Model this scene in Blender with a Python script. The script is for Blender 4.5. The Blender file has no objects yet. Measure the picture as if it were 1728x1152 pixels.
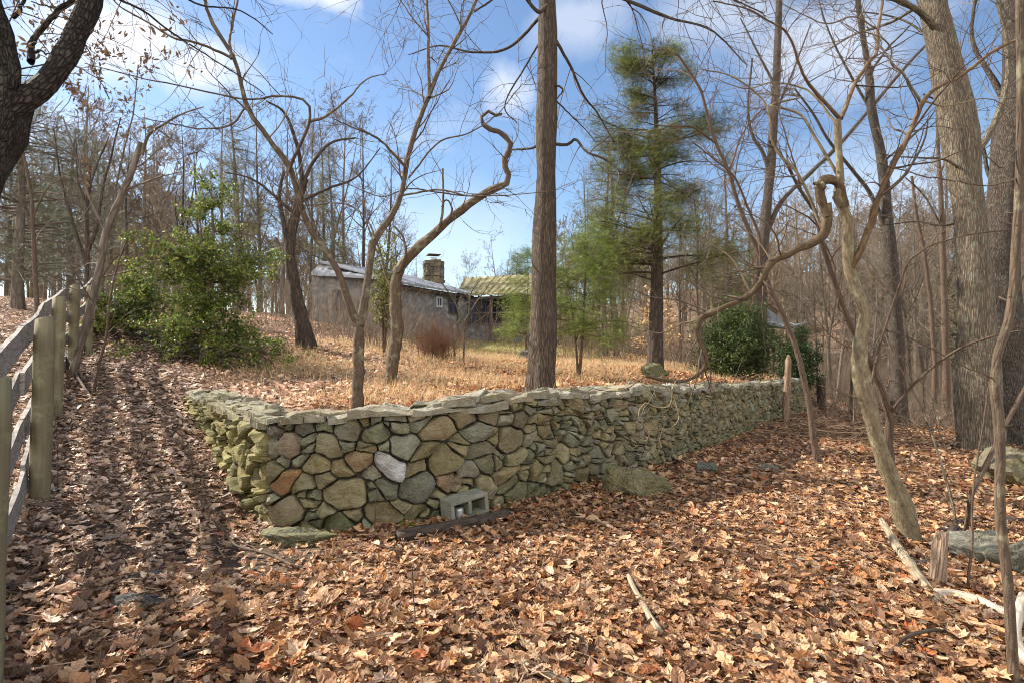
import bpy, math, random
import numpy as np
from math import radians, sin, cos, pi
rng = np.random.default_rng(11)
random.seed(5)
scene = bpy.context.scene
COL = scene.collection
F = 960.0                      # focal length in pixels of a 1728 px wide frame (20 mm lens)
EYE = 1.5

def at(px, py, d):             # a point seen at (px, py) standing d metres in front
    return np.array([(px - 864) / F * d, d, EYE - (py - 576) / F * d])

def tag(o, label=None, cat=None, group=None, kind=None):
    if label: o['label'] = label
    if cat: o['category'] = cat
    if group: o['group'] = group
    if kind: o['kind'] = kind
    return o

def empty(name, loc=(0, 0, 0)):
    o = bpy.data.objects.new(name, None); COL.objects.link(o)
    o.location = tuple(float(v) for v in loc); o.empty_display_size = .2
    return o

def build(name, V, Q=None, T=None, mat=None, parent=None, smooth=True, col=None, bco=None):
    """one mesh object out of numpy verts, quads, tris; point attributes Col and bco"""
    V = np.asarray(V, dtype=np.float32)
    me = bpy.data.meshes.new(name)
    nq = 0 if Q is None else len(Q); nt = 0 if T is None else len(T)
    me.vertices.add(len(V)); me.vertices.foreach_set('co', V.ravel())
    loops = []
    if nq: loops.append(np.asarray(Q, dtype=np.int32).ravel())
    if nt: loops.append(np.asarray(T, dtype=np.int32).ravel())
    loops = np.concatenate(loops)
    me.loops.add(len(loops)); me.loops.foreach_set('vertex_index', loops)
    me.polygons.add(nq + nt)
    tot = np.concatenate([np.full(nq, 4), np.full(nt, 3)]).astype(np.int32)
    st = np.concatenate([[0], np.cumsum(tot)[:-1]]).astype(np.int32)
    me.polygons.foreach_set('loop_start', st)
    try: me.polygons.foreach_set('loop_total', tot)
    except Exception: pass
    me.polygons.foreach_set('use_smooth', np.full(nq + nt, smooth, dtype=bool))
    if col is not None:
        a = me.attributes.new('Col', 'FLOAT_COLOR', 'POINT')
        c = np.ones((len(V), 4), dtype=np.float32); c[:, :3] = col
        a.data.foreach_set('color', c.ravel())
    if bco is not None:
        a = me.attributes.new('bco', 'FLOAT_VECTOR', 'POINT')
        a.data.foreach_set('vector', np.asarray(bco, dtype=np.float32).ravel())
    me.update(calc_edges=True); me.validate()
    if mat: me.materials.append(mat)
    o = bpy.data.objects.new(name, me); COL.objects.link(o)
    if parent is not None: o.parent = parent
    return o

# ------------------------------------------------------------------ mesh accumulators
class Acc:
    def __init__(s): s.V = []; s.Q = []; s.T = []; s.C = []; s.B = []; s.n = 0
    def add(s, V, Q=None, T=None, C=None, B=None):
        V = np.asarray(V, dtype=np.float64).reshape(-1, 3)
        if Q is not None and len(Q): s.Q.append(np.asarray(Q).reshape(-1, 4) + s.n)
        if T is not None and len(T): s.T.append(np.asarray(T).reshape(-1, 3) + s.n)
        s.V.append(V); s.n += len(V)
        s.C.append(np.broadcast_to(np.asarray(C if C is not None else (1, 1, 1), dtype=float), (len(V), 3)))
        s.B.append(np.asarray(B) if B is not None else V)
        return s
    def obj(s, name, mat, parent=None, smooth=True, origin=None):
        V = np.concatenate(s.V)
        if origin is None and parent is not None:
            origin = np.zeros(3); q = parent
            while q is not None: origin = origin + np.array(q.location); q = q.parent
        if origin is not None: V = V - np.asarray(origin)
        return build(name, V, np.concatenate(s.Q) if s.Q else None, np.concatenate(s.T) if s.T else None,
                     mat, parent, smooth, np.concatenate(s.C), np.concatenate(s.B))

def norm(v): return v / np.maximum(np.linalg.norm(v, axis=-1, keepdims=True), 1e-9)

def tubes(acc, P, R, sides=3, rough=0.0, flare=None, col=None, cap=False):
    """a batch of tubes: P [N,n,3], R [N,n]"""
    P = np.asarray(P, float); R = np.asarray(R, float)
    if P.ndim == 2: P = P[None]; R = R[None]
    N, n, _ = P.shape
    if N == 0: return
    T = norm(np.gradient(P, axis=1))
    ref = np.where(np.abs(T[:, 0, 2:3]) < .8, np.array([[0, 0, 1.]]), np.array([[1., 0, 0]]))
    A = np.zeros_like(P); A[:, 0] = norm(np.cross(T[:, 0], ref))
    for i in range(1, n):
        v = A[:, i - 1] - (A[:, i - 1] * T[:, i]).sum(-1, keepdims=True) * T[:, i]
        A[:, i] = norm(v)
    B = np.cross(T, A)
    th = np.arange(sides) / sides * 2 * pi
    L = np.concatenate([np.zeros((N, 1)), np.cumsum(np.linalg.norm(np.diff(P, axis=1), axis=-1), 1)], 1)
    RR = np.repeat(R[:, :, None], sides, 2)
    if rough:
        ph = rng.uniform(0, 6.28, (5, N, 1, 1))
        r0 = np.maximum(R[:, :1, None], .01)
        for k, (a, m) in enumerate(((1, 2), (1.7, 3), (.6, 1), (2.6, 5), (3.9, 7))):
            RR = RR * (1 + rough / (1 + k * .35) * np.sin(m * th[None, None] + ph[k] + L[:, :, None] / r0 * .35 * a))
    if flare:                                    # (amount, height, lobes, phase)
        am, hh, lo, p0 = flare
        e = np.exp(-L / hh)[:, :, None]
        RR = RR * (1 + am * e * (.65 + .5 * np.cos(lo * th + p0)[None, None] + .25 * np.cos((lo - 2) * th + 1.3 * p0)[None, None]))
    V = P[:, :, None] + RR[..., None] * (np.cos(th)[None, None, :, None] * A[:, :, None] + np.sin(th)[None, None, :, None] * B[:, :, None])
    r1 = np.maximum(R[:, :1], .004)
    ca = np.broadcast_to((np.cos(th)[None, None] * r1[..., None]), (N, n, sides)); sa = np.broadcast_to((np.sin(th)[None, None] * r1[..., None]), (N, n, sides))
    off = rng.uniform(0, 20, (N, 1, 1))
    bc = np.stack([ca + off, sa, np.broadcast_to(L[:, :, None], (N, n, sides))], -1)
    idx = np.arange(N * n * sides).reshape(N, n, sides)
    a = idx[:, :-1]; b = idx[:, 1:]
    Q = np.stack([a, np.roll(a, -1, 2), np.roll(b, -1, 2), b], -1).reshape(-1, 4)
    Tc = None; Vf = V.reshape(-1, 3); Bf = bc.reshape(-1, 3)
    if cap:
        c0 = P[:, -1]; k = N * n * sides; e = idx[:, -1]
        Tc = np.stack([e, np.roll(e, -1, 1), np.broadcast_to((k + np.arange(N))[:, None], e.shape)], -1).reshape(-1, 3)
        Vf = np.concatenate([Vf, c0]); Bf = np.concatenate([Bf, bc[:, -1, 0]])
        c1 = P[:, 0]; e = idx[:, 0]
        T2 = np.stack([np.roll(e, -1, 1), e, np.broadcast_to((k + N + np.arange(N))[:, None], e.shape)], -1).reshape(-1, 3)
        Vf = np.concatenate([Vf, c1]); Bf = np.concatenate([Bf, bc[:, 0, 0]]); Tc = np.concatenate([Tc, T2])
    if col is not None and np.ndim(col) == 2:
        cc = np.repeat(np.asarray(col), n * sides, 0)
        if cap: cc = np.concatenate([cc, col, col])
        acc.add(Vf, Q, Tc, cc, Bf)
    else: acc.add(Vf, Q, Tc, col, Bf)

def interp(P, R, pid, t):
    n = P.shape[1]; f = t * (n - 1); i = np.minimum(f.astype(int), n - 2); w = (f - i)[:, None]
    a = P[pid, i]; b = P[pid, i + 1]
    return a * (1 - w) + b * w, norm(b - a), R[pid, i] * (1 - w[:, 0]) + R[pid, i + 1] * w[:, 0]

def spawn(P, R, count, ang=(35, 60), lr=.5, n=6, wig=.15, up=0., rr=.6, tmin=.2, tmax=1., tip=.25, rmax=None, perlen=None, lmin=.0, rfix=None, labs=None, flat=0.):
    """children of every tube: count each (or perlen per metre); returns new P, R"""
    N = len(P)
    if N == 0: return np.zeros((0, n, 3)), np.zeros((0, n))
    Lp = np.linalg.norm(np.diff(P, axis=1), axis=-1).sum(1)
    c = np.full(N, count) if perlen is None else np.floor(Lp * perlen * (tmax - tmin) + rng.uniform(0, 1, N)).astype(int)
    pid = np.repeat(np.arange(N), c); M = len(pid)
    if M == 0: return np.zeros((0, n, 3)), np.zeros((0, n))
    t = rng.uniform(tmin, tmax, M)
    p, T, r = interp(P, R, pid, t)
    rnd = rng.normal(size=(M, 3)); perp = norm(rnd - (rnd * T).sum(1, keepdims=True) * T)
    if flat: perp[:, 2] *= (1 - flat); perp = norm(perp)
    a = np.radians(rng.uniform(ang[0], ang[1], M))[:, None]
    d = norm(T * np.cos(a) + perp * np.sin(a))
    if labs is None: Lc = Lp[pid] * lr * (1.15 - .7 * t) * rng.uniform(.55, 1.35, M)
    else: Lc = labs * rng.uniform(.4, 1.4, M)
    Lc = np.maximum(Lc, lmin)
    r0 = r * rr * rng.uniform(.75, 1.1, M)
    if rmax: r0 = np.minimum(r0, rmax)
    if rfix: r0 = np.full(M, rfix)
    out = np.zeros((M, n, 3)); out[:, 0] = p; drift = rng.normal(size=(M, 3)) * wig * .6
    for i in range(1, n):
        d = norm(d + rng.normal(size=(M, 3)) * wig + drift * .5 + np.array([0, 0, up]))
        out[:, i] = out[:, i - 1] + d * (Lc / (n - 1))[:, None]
    Rr = r0[:, None] * np.linspace(1, tip, n)[None]
    return out, Rr

def catmull(pts, n):
    p = np.asarray(pts, float); q = np.vstack([2 * p[0] - p[1], p, 2 * p[-1] - p[-2]])
    out = []
    for i in range(1, len(q) - 2):
        t = np.linspace(0, 1, 14, endpoint=False)[:, None]
        a, b, c, d = q[i - 1], q[i], q[i + 1], q[i + 2]
        out.append(.5 * (2 * b + (c - a) * t + (2 * a - 5 * b + 4 * c - d) * t ** 2 + (3 * b - a - 3 * c + d) * t ** 3))
    out = np.vstack(out + [p[-1:]])
    s = np.concatenate([[0], np.cumsum(np.linalg.norm(np.diff(out[:, :3], axis=0), axis=1))])
    u = np.linspace(0, s[-1], n)
    return np.stack([np.interp(u, s, out[:, k]) for k in range(out.shape[1])], 1)

def limb(px, d, w0, w1, n=26, drift=0., wob=.018):
    """limb read off its outline: list of (px, py[, depth offset]); widths in pixels; stands d metres off"""
    pts = []
    m = len(px)
    for i, q in enumerate(px):
        dd = d + (q[2] if len(q) > 2 else drift * i / max(1, m - 1))
        pts.append(np.append(at(q[0], q[1], dd), (w0 + (w1 - w0) * (i / (m - 1))) / 2 / F * dd))
    c = catmull(pts, n)
    P = c[:, :3] + np.cumsum(rng.normal(size=(n, 3)), 0) * wob * .15
    P[0] = c[0, :3]
    k = rng.normal(size=n); k = (k + np.roll(k, 1)) * .5
    return P, np.maximum(c[:, 3] * (1 + (.085 if max(w0, w1) > 8 else .0) * k), .003)

def cards(acc, C, M, S, tmpl, tQ, tT, col):
    """copies of a small template (verts k,3) at centres C with rotation matrices M and sizes S"""
    V = np.einsum('nij,kj->nki', M, tmpl) * S[:, None, None] + C[:, None]
    N, k = len(C), len(tmpl); off = (np.arange(N) * k)[:, None, None]
    Q = (np.asarray(tQ)[None] + off).reshape(-1, 4) if tQ is not None and len(tQ) else None
    T = (np.asarray(tT)[None] + off).reshape(-1, 3) if tT is not None and len(tT) else None
    acc.add(V.reshape(-1, 3), Q, T, np.repeat(col, k, 0))

def frames(Z, X=None):
    """rotation matrices whose third column is Z and random spin (or x towards X)"""
    Z = norm(Z)
    r = rng.normal(size=Z.shape) if X is None else X
    x = norm(r - (r * Z).sum(1, keepdims=True) * Z); y = np.cross(Z, x)
    return np.stack([x, y, Z], -1)

def box(acc, c, s, rz=0., col=None, R=None, jit=0.):
    c = np.asarray(c, float); s = np.asarray(s, float) / 2
    v = np.array([[x, y, z] for z in (-1, 1) for y in (-1, 1) for x in (-1, 1)], float) * s
    if jit: v += rng.normal(size=v.shape) * jit
    if R is None: R = np.array([[cos(rz), -sin(rz), 0], [sin(rz), cos(rz), 0], [0, 0, 1]])
    v = v @ np.asarray(R).T + c
    acc.add(v, [[0, 2, 3, 1], [4, 5, 7, 6], [0, 1, 5, 4], [2, 6, 7, 3], [0, 4, 6, 2], [1, 3, 7, 5]], None, col)

# ------------------------------------------------------------------ materials
def new_mat(name):
    m = bpy.data.materials.new(name); m.use_nodes = True
    nt = m.node_tree; nt.nodes.clear()
    out = nt.nodes.new('ShaderNodeOutputMaterial'); b = nt.nodes.new('ShaderNodeBsdfPrincipled')
    nt.links.new(b.outputs[0], out.inputs[0]); b.inputs['Roughness'].default_value = .85
    b.inputs['Specular IOR Level'].default_value = .25
    return m, nt, b, out
def N(nt, t, **kw):
    n = nt.nodes.new('ShaderNode' + t)
    for k, v in kw.items():
        if k in n.inputs: n.inputs[k].default_value = v
        else: setattr(n, k, v)
    return n
def lk(nt, a, b): nt.links.new(a, b)
def coords(nt, kind='Object', scale=(1, 1, 1)):
    if kind in ('bco', 'Col'):
        a = N(nt, 'Attribute', attribute_name=kind); s = a.outputs['Vector']
    else: s = N(nt, 'TexCoord').outputs[kind]
    m = N(nt, 'Mapping'); m.inputs['Scale'].default_value = scale; lk(nt, s, m.inputs[0]); return m.outputs[0]
def noise(nt, co, scale, detail=5, rough=.6, dist=0.):
    n = N(nt, 'TexNoise', Scale=scale, Detail=detail, Roughness=rough, Distortion=dist); lk(nt, co, n.inputs['Vector']); return n.outputs['Fac']
def ramp(nt, fac, stops):
    r = N(nt, 'ValToRGB'); e = r.color_ramp.elements
    e[0].position, e[0].color = stops[0][0], (*stops[0][1], 1); e[1].position, e[1].color = stops[-1][0], (*stops[-1][1], 1)
    for p, c in stops[1:-1]:
        x = e.new(p); x.color = (*c, 1)
    lk(nt, fac, r.inputs[0]); return r.outputs[0]
def mixc(nt, fac, a, b, mode='MIX'):
    m = N(nt, 'Mix', data_type='RGBA', blend_type=mode)
    for sock, v in ((m.inputs[0], fac), (m.inputs[6], a), (m.inputs[7], b)):
        if isinstance(v, (int, float)): sock.default_value = v
        elif isinstance(v, tuple): sock.default_value = (*v, 1)
        else: lk(nt, v, sock)
    return m.outputs[2]
def mrange(nt, v, a, b, c=0., d=1.):
    m = N(nt, 'MapRange'); lk(nt, v, m.inputs[0])
    for i, x in zip((1, 2, 3, 4), (a, b, c, d)): m.inputs[i].default_value = x
    return m.outputs[0]
def bump(nt, b, h, strength=.5, dist=.02):
    n = N(nt, 'Bump', Strength=strength, Distance=dist); lk(nt, h, n.inputs['Height']); lk(nt, n.outputs[0], b.inputs['Normal'])

def bark_mat(name, dark, light, scale=28, stretch=.16, lichen=None, strength=.9, dist=.02, moss=0., crack=.55):
    m, nt, b, o = new_mat(name)
    co = coords(nt, 'bco', (1, 1, stretch)); c2 = coords(nt, 'bco')
    n1 = noise(nt, co, scale, 6, .65, .6); n2 = noise(nt, c2, 2.2, 4); n3 = noise(nt, c2, 60, 4)
    v = N(nt, 'TexVoronoi', feature='DISTANCE_TO_EDGE', Scale=scale * .9); lk(nt, co, v.inputs['Vector'])
    cr = mrange(nt, v.outputs['Distance'], 0., .22)
    c = ramp(nt, n1, [(.3, dark), (.72, light)])
    c = mixc(nt, mrange(nt, n2, .35, .7, 0, .5), c, tuple(x * .62 for x in light))
    c = mixc(nt, mrange(nt, cr, 0, 1, crack, 0), c, tuple(x * .35 for x in dark))
    if lichen:
        c = mixc(nt, mrange(nt, noise(nt, c2, 9, 5), .54, .68, 0, .75), c, lichen)
    at_ = N(nt, 'Attribute', attribute_name='Col'); c = mixc(nt, 1., c, at_.outputs['Color'], 'MULTIPLY')
    lk(nt, c, b.inputs['Base Color'])
    h = N(nt, 'Math', operation='MULTIPLY_ADD'); lk(nt, cr, h.inputs[0]); h.inputs[1].default_value = crack; lk(nt, n1, h.inputs[2])
    h2 = N(nt, 'Math', operation='MULTIPLY_ADD'); lk(nt, n3, h2.inputs[0]); h2.inputs[1].default_value = .25; lk(nt, h.outputs[0], h2.inputs[2])
    bump(nt, b, h2.outputs[0], strength, dist); return m

def leaf_mat(name, trans=.3, rough=.6, spec=.3, tint=(1, 1, 1), vary=.25):
    m, nt, b, o = new_mat(name)
    a = N(nt, 'Attribute', attribute_name='Col'); co = coords(nt)
    c = mixc(nt, 1., a.outputs['Color'], tint, 'MULTIPLY')
    c = mixc(nt, mrange(nt, noise(nt, co, 60, 3), .35, .7, 0, vary), c, tuple(.35 * t for t in (1, .8, .6)), 'MULTIPLY')
    lk(nt, c, b.inputs['Base Color']); b.inputs['Roughness'].default_value = rough; b.inputs['Specular IOR Level'].default_value = spec
    t = N(nt, 'BsdfTranslucent'); lk(nt, c, t.inputs['Color'])
    mx = N(nt, 'MixShader'); mx.inputs[0].default_value = trans
    lk(nt, b.outputs[0], mx.inputs[1]); lk(nt, t.outputs[0], mx.inputs[2]); lk(nt, mx.outputs[0], o.inputs[0]); return m

def plain_mat(name, c1, c2, scale=8, rough=.85, bs=.3, bd=.01, sc=(1, 1, 1), metal=0., usecol=False):
    m, nt, b, o = new_mat(name); co = coords(nt, 'Object', sc)
    n = noise(nt, co, scale, 8, .65); c = ramp(nt, n, [(.3, c1), (.7, c2)])
    if usecol:
        a = N(nt, 'Attribute', attribute_name='Col'); c = mixc(nt, 1., c, a.outputs['Color'], 'MULTIPLY')
    lk(nt, c, b.inputs['Base Color']); b.inputs['Roughness'].default_value = rough; b.inputs['Metallic'].default_value = metal
    bump(nt, b, n, bs, bd); return m

M = {}
M['bark_oak'] = bark_mat('ridged_bark', (.035, .024, .016), (.30, .225, .16), 60, .10, None, 1., .05)
M['bark_old'] = bark_mat('rough_bark', (.03, .023, .018), (.23, .18, .14), 52, .2, (.17, .17, .13), 1., .04)
M['bark_pale'] = bark_mat('pale_ridged_bark', (.08, .06, .04), (.42, .335, .235), 40, .12, (.27, .28, .2), 1., .05)
M['bark_smooth'] = bark_mat('smooth_bark', (.06, .042, .028), (.18, .128, .084), 34, .25, (.26, .24, .15), .9, .014, crack=.3)
M['bark_flaky'] = bark_mat('flaky_bark', (.02, .016, .013), (.19, .15, .12), 62, .42, (.15, .15, .12), 1., .05, crack=.75)
M['bark_red'] = bark_mat('reddish_bark', (.06, .04, .028), (.19, .13, .09), 36, .18, None, .9, .014, crack=.3)
M['bark_yellow'] = bark_mat('yellowish_bark', (.08, .06, .038), (.29, .225, .135), 44, .3, (.32, .31, .18), .7, .012, crack=.2)
M['bark_grey'] = bark_mat('grey_bark', (.09, .07, .055), (.26, .21, .165), 10, .3, None, .5, .02)
M['bark_dark'] = bark_mat('dark_bark', (.03, .022, .018), (.13, .095, .07), 14, .3, None, .7, .02)
M['dead_wood'] = bark_mat('weathered_wood', (.22, .17, .11), (.55, .45, .31), 50, .06, None, .6, .008)
M['white_wood'] = bark_mat('bleached_wood', (.42, .33, .24), (.72, .63, .5), 30, .1, None, .5, .008)
M['twig'] = plain_mat('twig_bark', (.055, .038, .028), (.14, .10, .07), 3, .8, .1, usecol=True)
M['twig_grey'] = plain_mat('grey_twig_bark', (.10, .078, .058), (.22, .18, .135), 3, .8, .1, usecol=True)
M['litter'] = leaf_mat('dead_leaf', .22, .55, .3, (1, 1, 1), .35)
M['needles'] = leaf_mat('needle_foliage', .35, .55, .3)
M['holly'] = leaf_mat('glossy_leaf', .35, .42, .4)
M['straw'] = leaf_mat('dry_straw', .35, .7, .2)
# ------------------------------------------------------------------ the lie of the land
FACE_R = catmull([(-4.85, 8.55), (-4.1, 7.45), (-3.05, 6.1), (-2.18, 5.05)], 60)
FACE_M = catmull([(-2.18, 5.05), (-1.4, 4.98), (-.87, 5.15), (-.02, 5.65), (.92, 6.5), (1.82, 7.4), (3.5, 9.9), (5.94, 13.6), (9.4, 18.2)], 160)
LINE = np.vstack([FACE_R[:-1], FACE_M])
common = [(-1.9, 2.05, .12), (-3.41, 4.1, .35), (-4.98, 6.2, .66), (-6.5, 8.3, 1.05), (-9.5, 12.5, 1.75), (-12.6, 16.8, 2.2), (-20, 16, 3.0),
          (-8, 4, 1.2), (-15, 5, 2.2), (-6.55, 12, 1.02), (-5, 14.2, 1.36), (-8, 24, 2.2), (-4.5, 20, 1.35), (-15, 35, 3.2), (-30, 60, 3.2), (-3, 37, 1.8),
          (0, 35, 1.5), (2, 30, 1.3), (-1.9, 28, 1.12), (-2.2, 20, .95), (6, 26, .8), (10, 30, 0), (12, 38, -.6), (13.4, 23, -1.15), (16, 19, -1.4), (21.7, 30, -2.5), (25, 45, -2.2),
          (50, 110, 15), (20, 100, 6), (0, 90, -1), (-60, 80, 5), (100, 60, 11), (0, 220, 9), (220, 220, 16), (-220, 220, 14), (220, 0, 0), (-220, 0, 10),
          (0, -60, 0), (40, 20, -3.2), (35, 5, -3), (-5.3, 9.2, .8), (60, 60, 6), (40, 70, 3)]
low = [(0, -3, .1), (0, 2.5, 0), (-.8, 3.6, -.04), (-2.2, 5.0, -.16), (-1.4, 4.9, -.17), (-.5, 5.1, -.12), (0, 5.55, -.12), (.9, 6.3, -.12), (1.8, 7.2, -.16), (3.5, 9.7, -.33), (5.9, 13.3, -.55),
       (9.4, 17.9, -.7), (4, 5, -.3), (3, 3, -.14), (8, 6, -.55), (4.6, 8.6, -.36), (8.6, 10.5, -.46), (12, 12, -.8), (-2.75, 5.6, -.02), (-3.2, 6.1, .16), (-3.9, 7.0, .36), (-4.4, 7.7, .46), (-5.0, 8.5, .62), (-4.2, 6.0, .45), (-2.9, 4.3, .14)]
high = [(-2, 5.5, .68), (-1.6, 6, .70), (-.6, 5.7, .74), (0, 6.2, .74), (-2, 9.6, .76), (.43, 8.5, .70), (1, 7.2, .74), (2, 8.3, .72), (3.6, 10.8, .62), (3.5, 14, .80), (1.5, 12, .80), (5.8, 14.5, .42), (7, 17, .34),
        (9.2, 18.8, .22), (-4.4, 8.6, .72), (-3.6, 7.6, .70), (-2.8, 6.6, .69), (0, 14, .86), (9, 22, .1)]
def rbf(pts):
    p = np.array(pts); X = p[:, :2]; D = np.sqrt(((X[:, None] - X[None]) ** 2).sum(-1) + .5)
    A = np.zeros((len(p) + 1,) * 2); A[:-1, :-1] = D; A[-1, :-1] = A[:-1, -1] = 1
    w = np.linalg.solve(A, np.append(p[:, 2], 0)); return X, w
RL, RH = rbf(common + low), rbf(common + high)
def ev(R, q):
    X, w = R; out = np.zeros(len(q))
    for i in range(0, len(q), 20000):
        c = q[i:i + 20000]; out[i:i + 20000] = np.sqrt(((c[:, None] - X[None]) ** 2).sum(-1) + .5) @ w[:-1] + w[-1]
    return out
EXT = np.vstack([[(-60, 60)], [(-12, 16.5)], [(-7, 11)], LINE[::3], LINE[-1:], [(11.5, 21)], [(15, 27)], [(40, 70)]])
def sdist(q):
    """distance to the wall line, positive on the terrace side, and how far past either end"""
    best = np.full(len(q), 1e9); sg = np.zeros(len(q)); seg = np.zeros(len(q))
    for i in range(len(EXT) - 1):
        a, b = EXT[i], EXT[i + 1]; ab = b - a; t = np.clip(((q - a) @ ab) / (ab @ ab), 0, 1)
        r = q - (a + t[:, None] * ab); dd = np.hypot(r[:, 0], r[:, 1]); k = dd < best - 1e-9
        best[k] = dd[k]; cr = ab[0] * r[:, 1] - ab[1] * r[:, 0]; sg[k] = np.sign(cr[k]); seg[k] = i
    over = np.maximum(np.hypot(*(q - LINE[-1]).T) * (seg >= len(EXT) - 4), np.hypot(*(q - LINE[0]).T) * (seg <= 2))
    return best * sg, over
def vnoise(q, s, seed):
    r = np.random.default_rng(seed); out = 0
    for k in range(5):
        a = r.uniform(0, 6.28); f = s * r.uniform(.6, 1.7); out = out + np.sin((q[:, 0] * cos(a) + q[:, 1] * sin(a)) * f + r.uniform(0, 6.28))
    return out / 5
def ground(x, y):
    q = np.stack([np.ravel(x), np.ravel(y)], 1).astype(float)
    L, H = ev(RL, q), ev(RH, q); s, over = sdist(q)
    w = .10 + over * .7
    m = np.clip((s - .26 + over * .2) / w * .5 + .5, 0, 1); m = m * m * (3 - 2 * m)
    z = L + (H - L) * m
    z = z + vnoise(q, 2.6, 3) * .018 + vnoise(q, 7, 4) * .008 + vnoise(q, .35, 5) * np.clip((q[:, 1] - 14) / 30, 0, 1) * .3
    return z
def gz(x, y): return float(ground([x], [y])[0])
def on(px, py, d0=2., d1=80.):
    """where the line of sight through a pixel meets the ground"""
    d = np.exp(np.linspace(math.log(d0), math.log(d1), 700)); x = (px - 864) / F * d
    z = EYE - (py - 576) / F * d; g = ground(x, d); k = np.argmax(z < g)
    return np.array([x[k], d[k], g[k]])

def spaced(lo, hi, fine_lo, fine_hi, step, k=1.06, cap=14):
    mid = list(np.arange(fine_lo, fine_hi, step)); a = []; s = step; v = mid[-1]
    while v < hi: s = min(s * k, cap); v += s; a.append(v)
    b = []; s = step; v = fine_lo
    while v > lo: s = min(s * k, cap); v -= s; b.append(v)
    return np.array(b[::-1] + mid + a)
gx = spaced(-500, 500, -5.5, 6.5, .06); gy = spaced(-60, 900, 1.2, 12, .06)
GX, GY = np.meshgrid(gx, gy); GZ = ground(GX, GY)
nx, ny = len(gx), len(gy); idx = np.arange(nx * ny).reshape(ny, nx)
GQ = np.stack([idx[:-1, :-1], idx[:-1, 1:], idx[1:, 1:], idx[1:, :-1]], -1).reshape(-1, 4)
GV = np.stack([GX.ravel(), GY.ravel(), GZ], 1)
def lawn_mask(x, y):
    a = np.exp(-(((x + .3) / 5.5) ** 2 + ((y - 27) / 5.) ** 4))
    return a
def grass_mask(q):
    s, over = sdist(q); m = np.clip((s - .5) / 1.5, 0, 1) * (q[:, 0] > -5.5) * np.clip((q[:, 1] - 5.6) / 1.2 + (q[:, 0] > -.5) * .4, 0, 1)
    return m * np.clip((30 - q[:, 1]) / 8, 0, 1)
gq = GV[:, :2]; lm = lawn_mask(gq[:, 0], gq[:, 1]); gm = grass_mask(gq)
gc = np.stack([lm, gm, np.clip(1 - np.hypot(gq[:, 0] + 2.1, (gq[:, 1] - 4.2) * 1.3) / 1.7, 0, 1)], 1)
m, nt, b, o = new_mat('forest_floor')
co = coords(nt); a = N(nt, 'Attribute', attribute_name='Col'); sp = N(nt, 'SeparateColor'); lk(nt, a.outputs['Color'], sp.inputs[0])
wn = N(nt, 'TexNoise', Scale=14., Detail=3.); lk(nt, co, wn.inputs['Vector'])
wc = N(nt, 'VectorMath', operation='MULTIPLY_ADD'); lk(nt, wn.outputs['Color'], wc.inputs[0]); wc.inputs[1].default_value = (.09, .09, .09); lk(nt, co, wc.inputs[2])
v = N(nt, 'TexVoronoi', Scale=13.); lk(nt, wc.outputs[0], v.inputs['Vector'])
sv = N(nt, 'SeparateColor'); lk(nt, v.outputs['Color'], sv.inputs[0])
leafc = ramp(nt, sv.outputs[0], [(0., (.05, .026, .015)), (.35, (.13, .065, .036)), (.65, (.24, .135, .08)), (1., (.38, .25, .165))])
big = noise(nt, co, .6, 5)
leafc = mixc(nt, mrange(nt, big, .35, .65, .15, .75), leafc, (.15, .12, .09))
strawc = ramp(nt, noise(nt, co, 30, 5), [(.3, (.14, .085, .04)), (.7, (.46, .31, .15))])
c = mixc(nt, mrange(nt, sp.outputs[1], .2, 1, 0, .55), leafc, strawc)
grassc = ramp(nt, noise(nt, co, 5, 6), [(.3, (.12, .13, .04)), (.5, (.28, .25, .09)), (.7, (.45, .33, .16))])
c = mixc(nt, mrange(nt, sp.outputs[0], .15, .8, 0, .9), c, grassc)
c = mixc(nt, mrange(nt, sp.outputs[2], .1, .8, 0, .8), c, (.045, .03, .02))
lk(nt, c, b.inputs['Base Color']); b.inputs['Roughness'].default_value = 1
bump(nt, b, v.outputs['Distance'], .6, .03)
M['floor'] = m
g = build('ground', GV, GQ, None, M['floor'], None, True, gc); tag(g, kind='structure')

# ------------------------------------------------------------------ fallen leaves
def leaf_template(outline, curl, fold, seed):
    r = np.random.default_rng(seed); o_ = np.array(outline, float); k = len(o_)
    v = np.zeros((2 * k + 1, 3)); v[:k, :2] = o_; v[k:2 * k, :2] = o_ * .5; v[2 * k, :2] = 0
    x, y = v[:, 0], v[:, 1]
    v[:, 2] = curl * (x ** 2 * .9 + .5 * (y ** 2)) + fold * np.abs(x) + .10 * np.sin(5 * x + r.uniform(0, 6)) * y + r.normal(size=len(v)) * .035
    i = np.arange(k); j = (i + 1) % k
    Q = np.stack([i, j, k + j, k + i], 1); T = np.stack([k + i, k + j, np.full(k, 2 * k)], 1)
    return v, Q, T
oak = [(.0, -.62), (.03, -.5), (.17, -.44), (.13, -.32), (.28, -.22), (.19, -.09), (.34, .05), (.22, .15), (.28, .31), (.13, .38), (0, .54)]
oak = oak + [(-x, y + .03) for x, y in oak[-2:0:-1]]
maple = [(0, -.55), (.06, -.40), (.26, -.38), (.28, -.22), (.50, -.04), (.36, .08), (.36, .30), (.19, .24), (.08, .40), (0, .56)]
maple = maple + [(-x, y) for x, y in maple[-2:0:-1]]
beech = [(0, -.55), (.16, -.38), (.27, -.1), (.25, .15), (.12, .4), (0, .58), (-.12, .4), (-.25, .15), (-.27, -.1), (-.16, -.38)]
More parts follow.
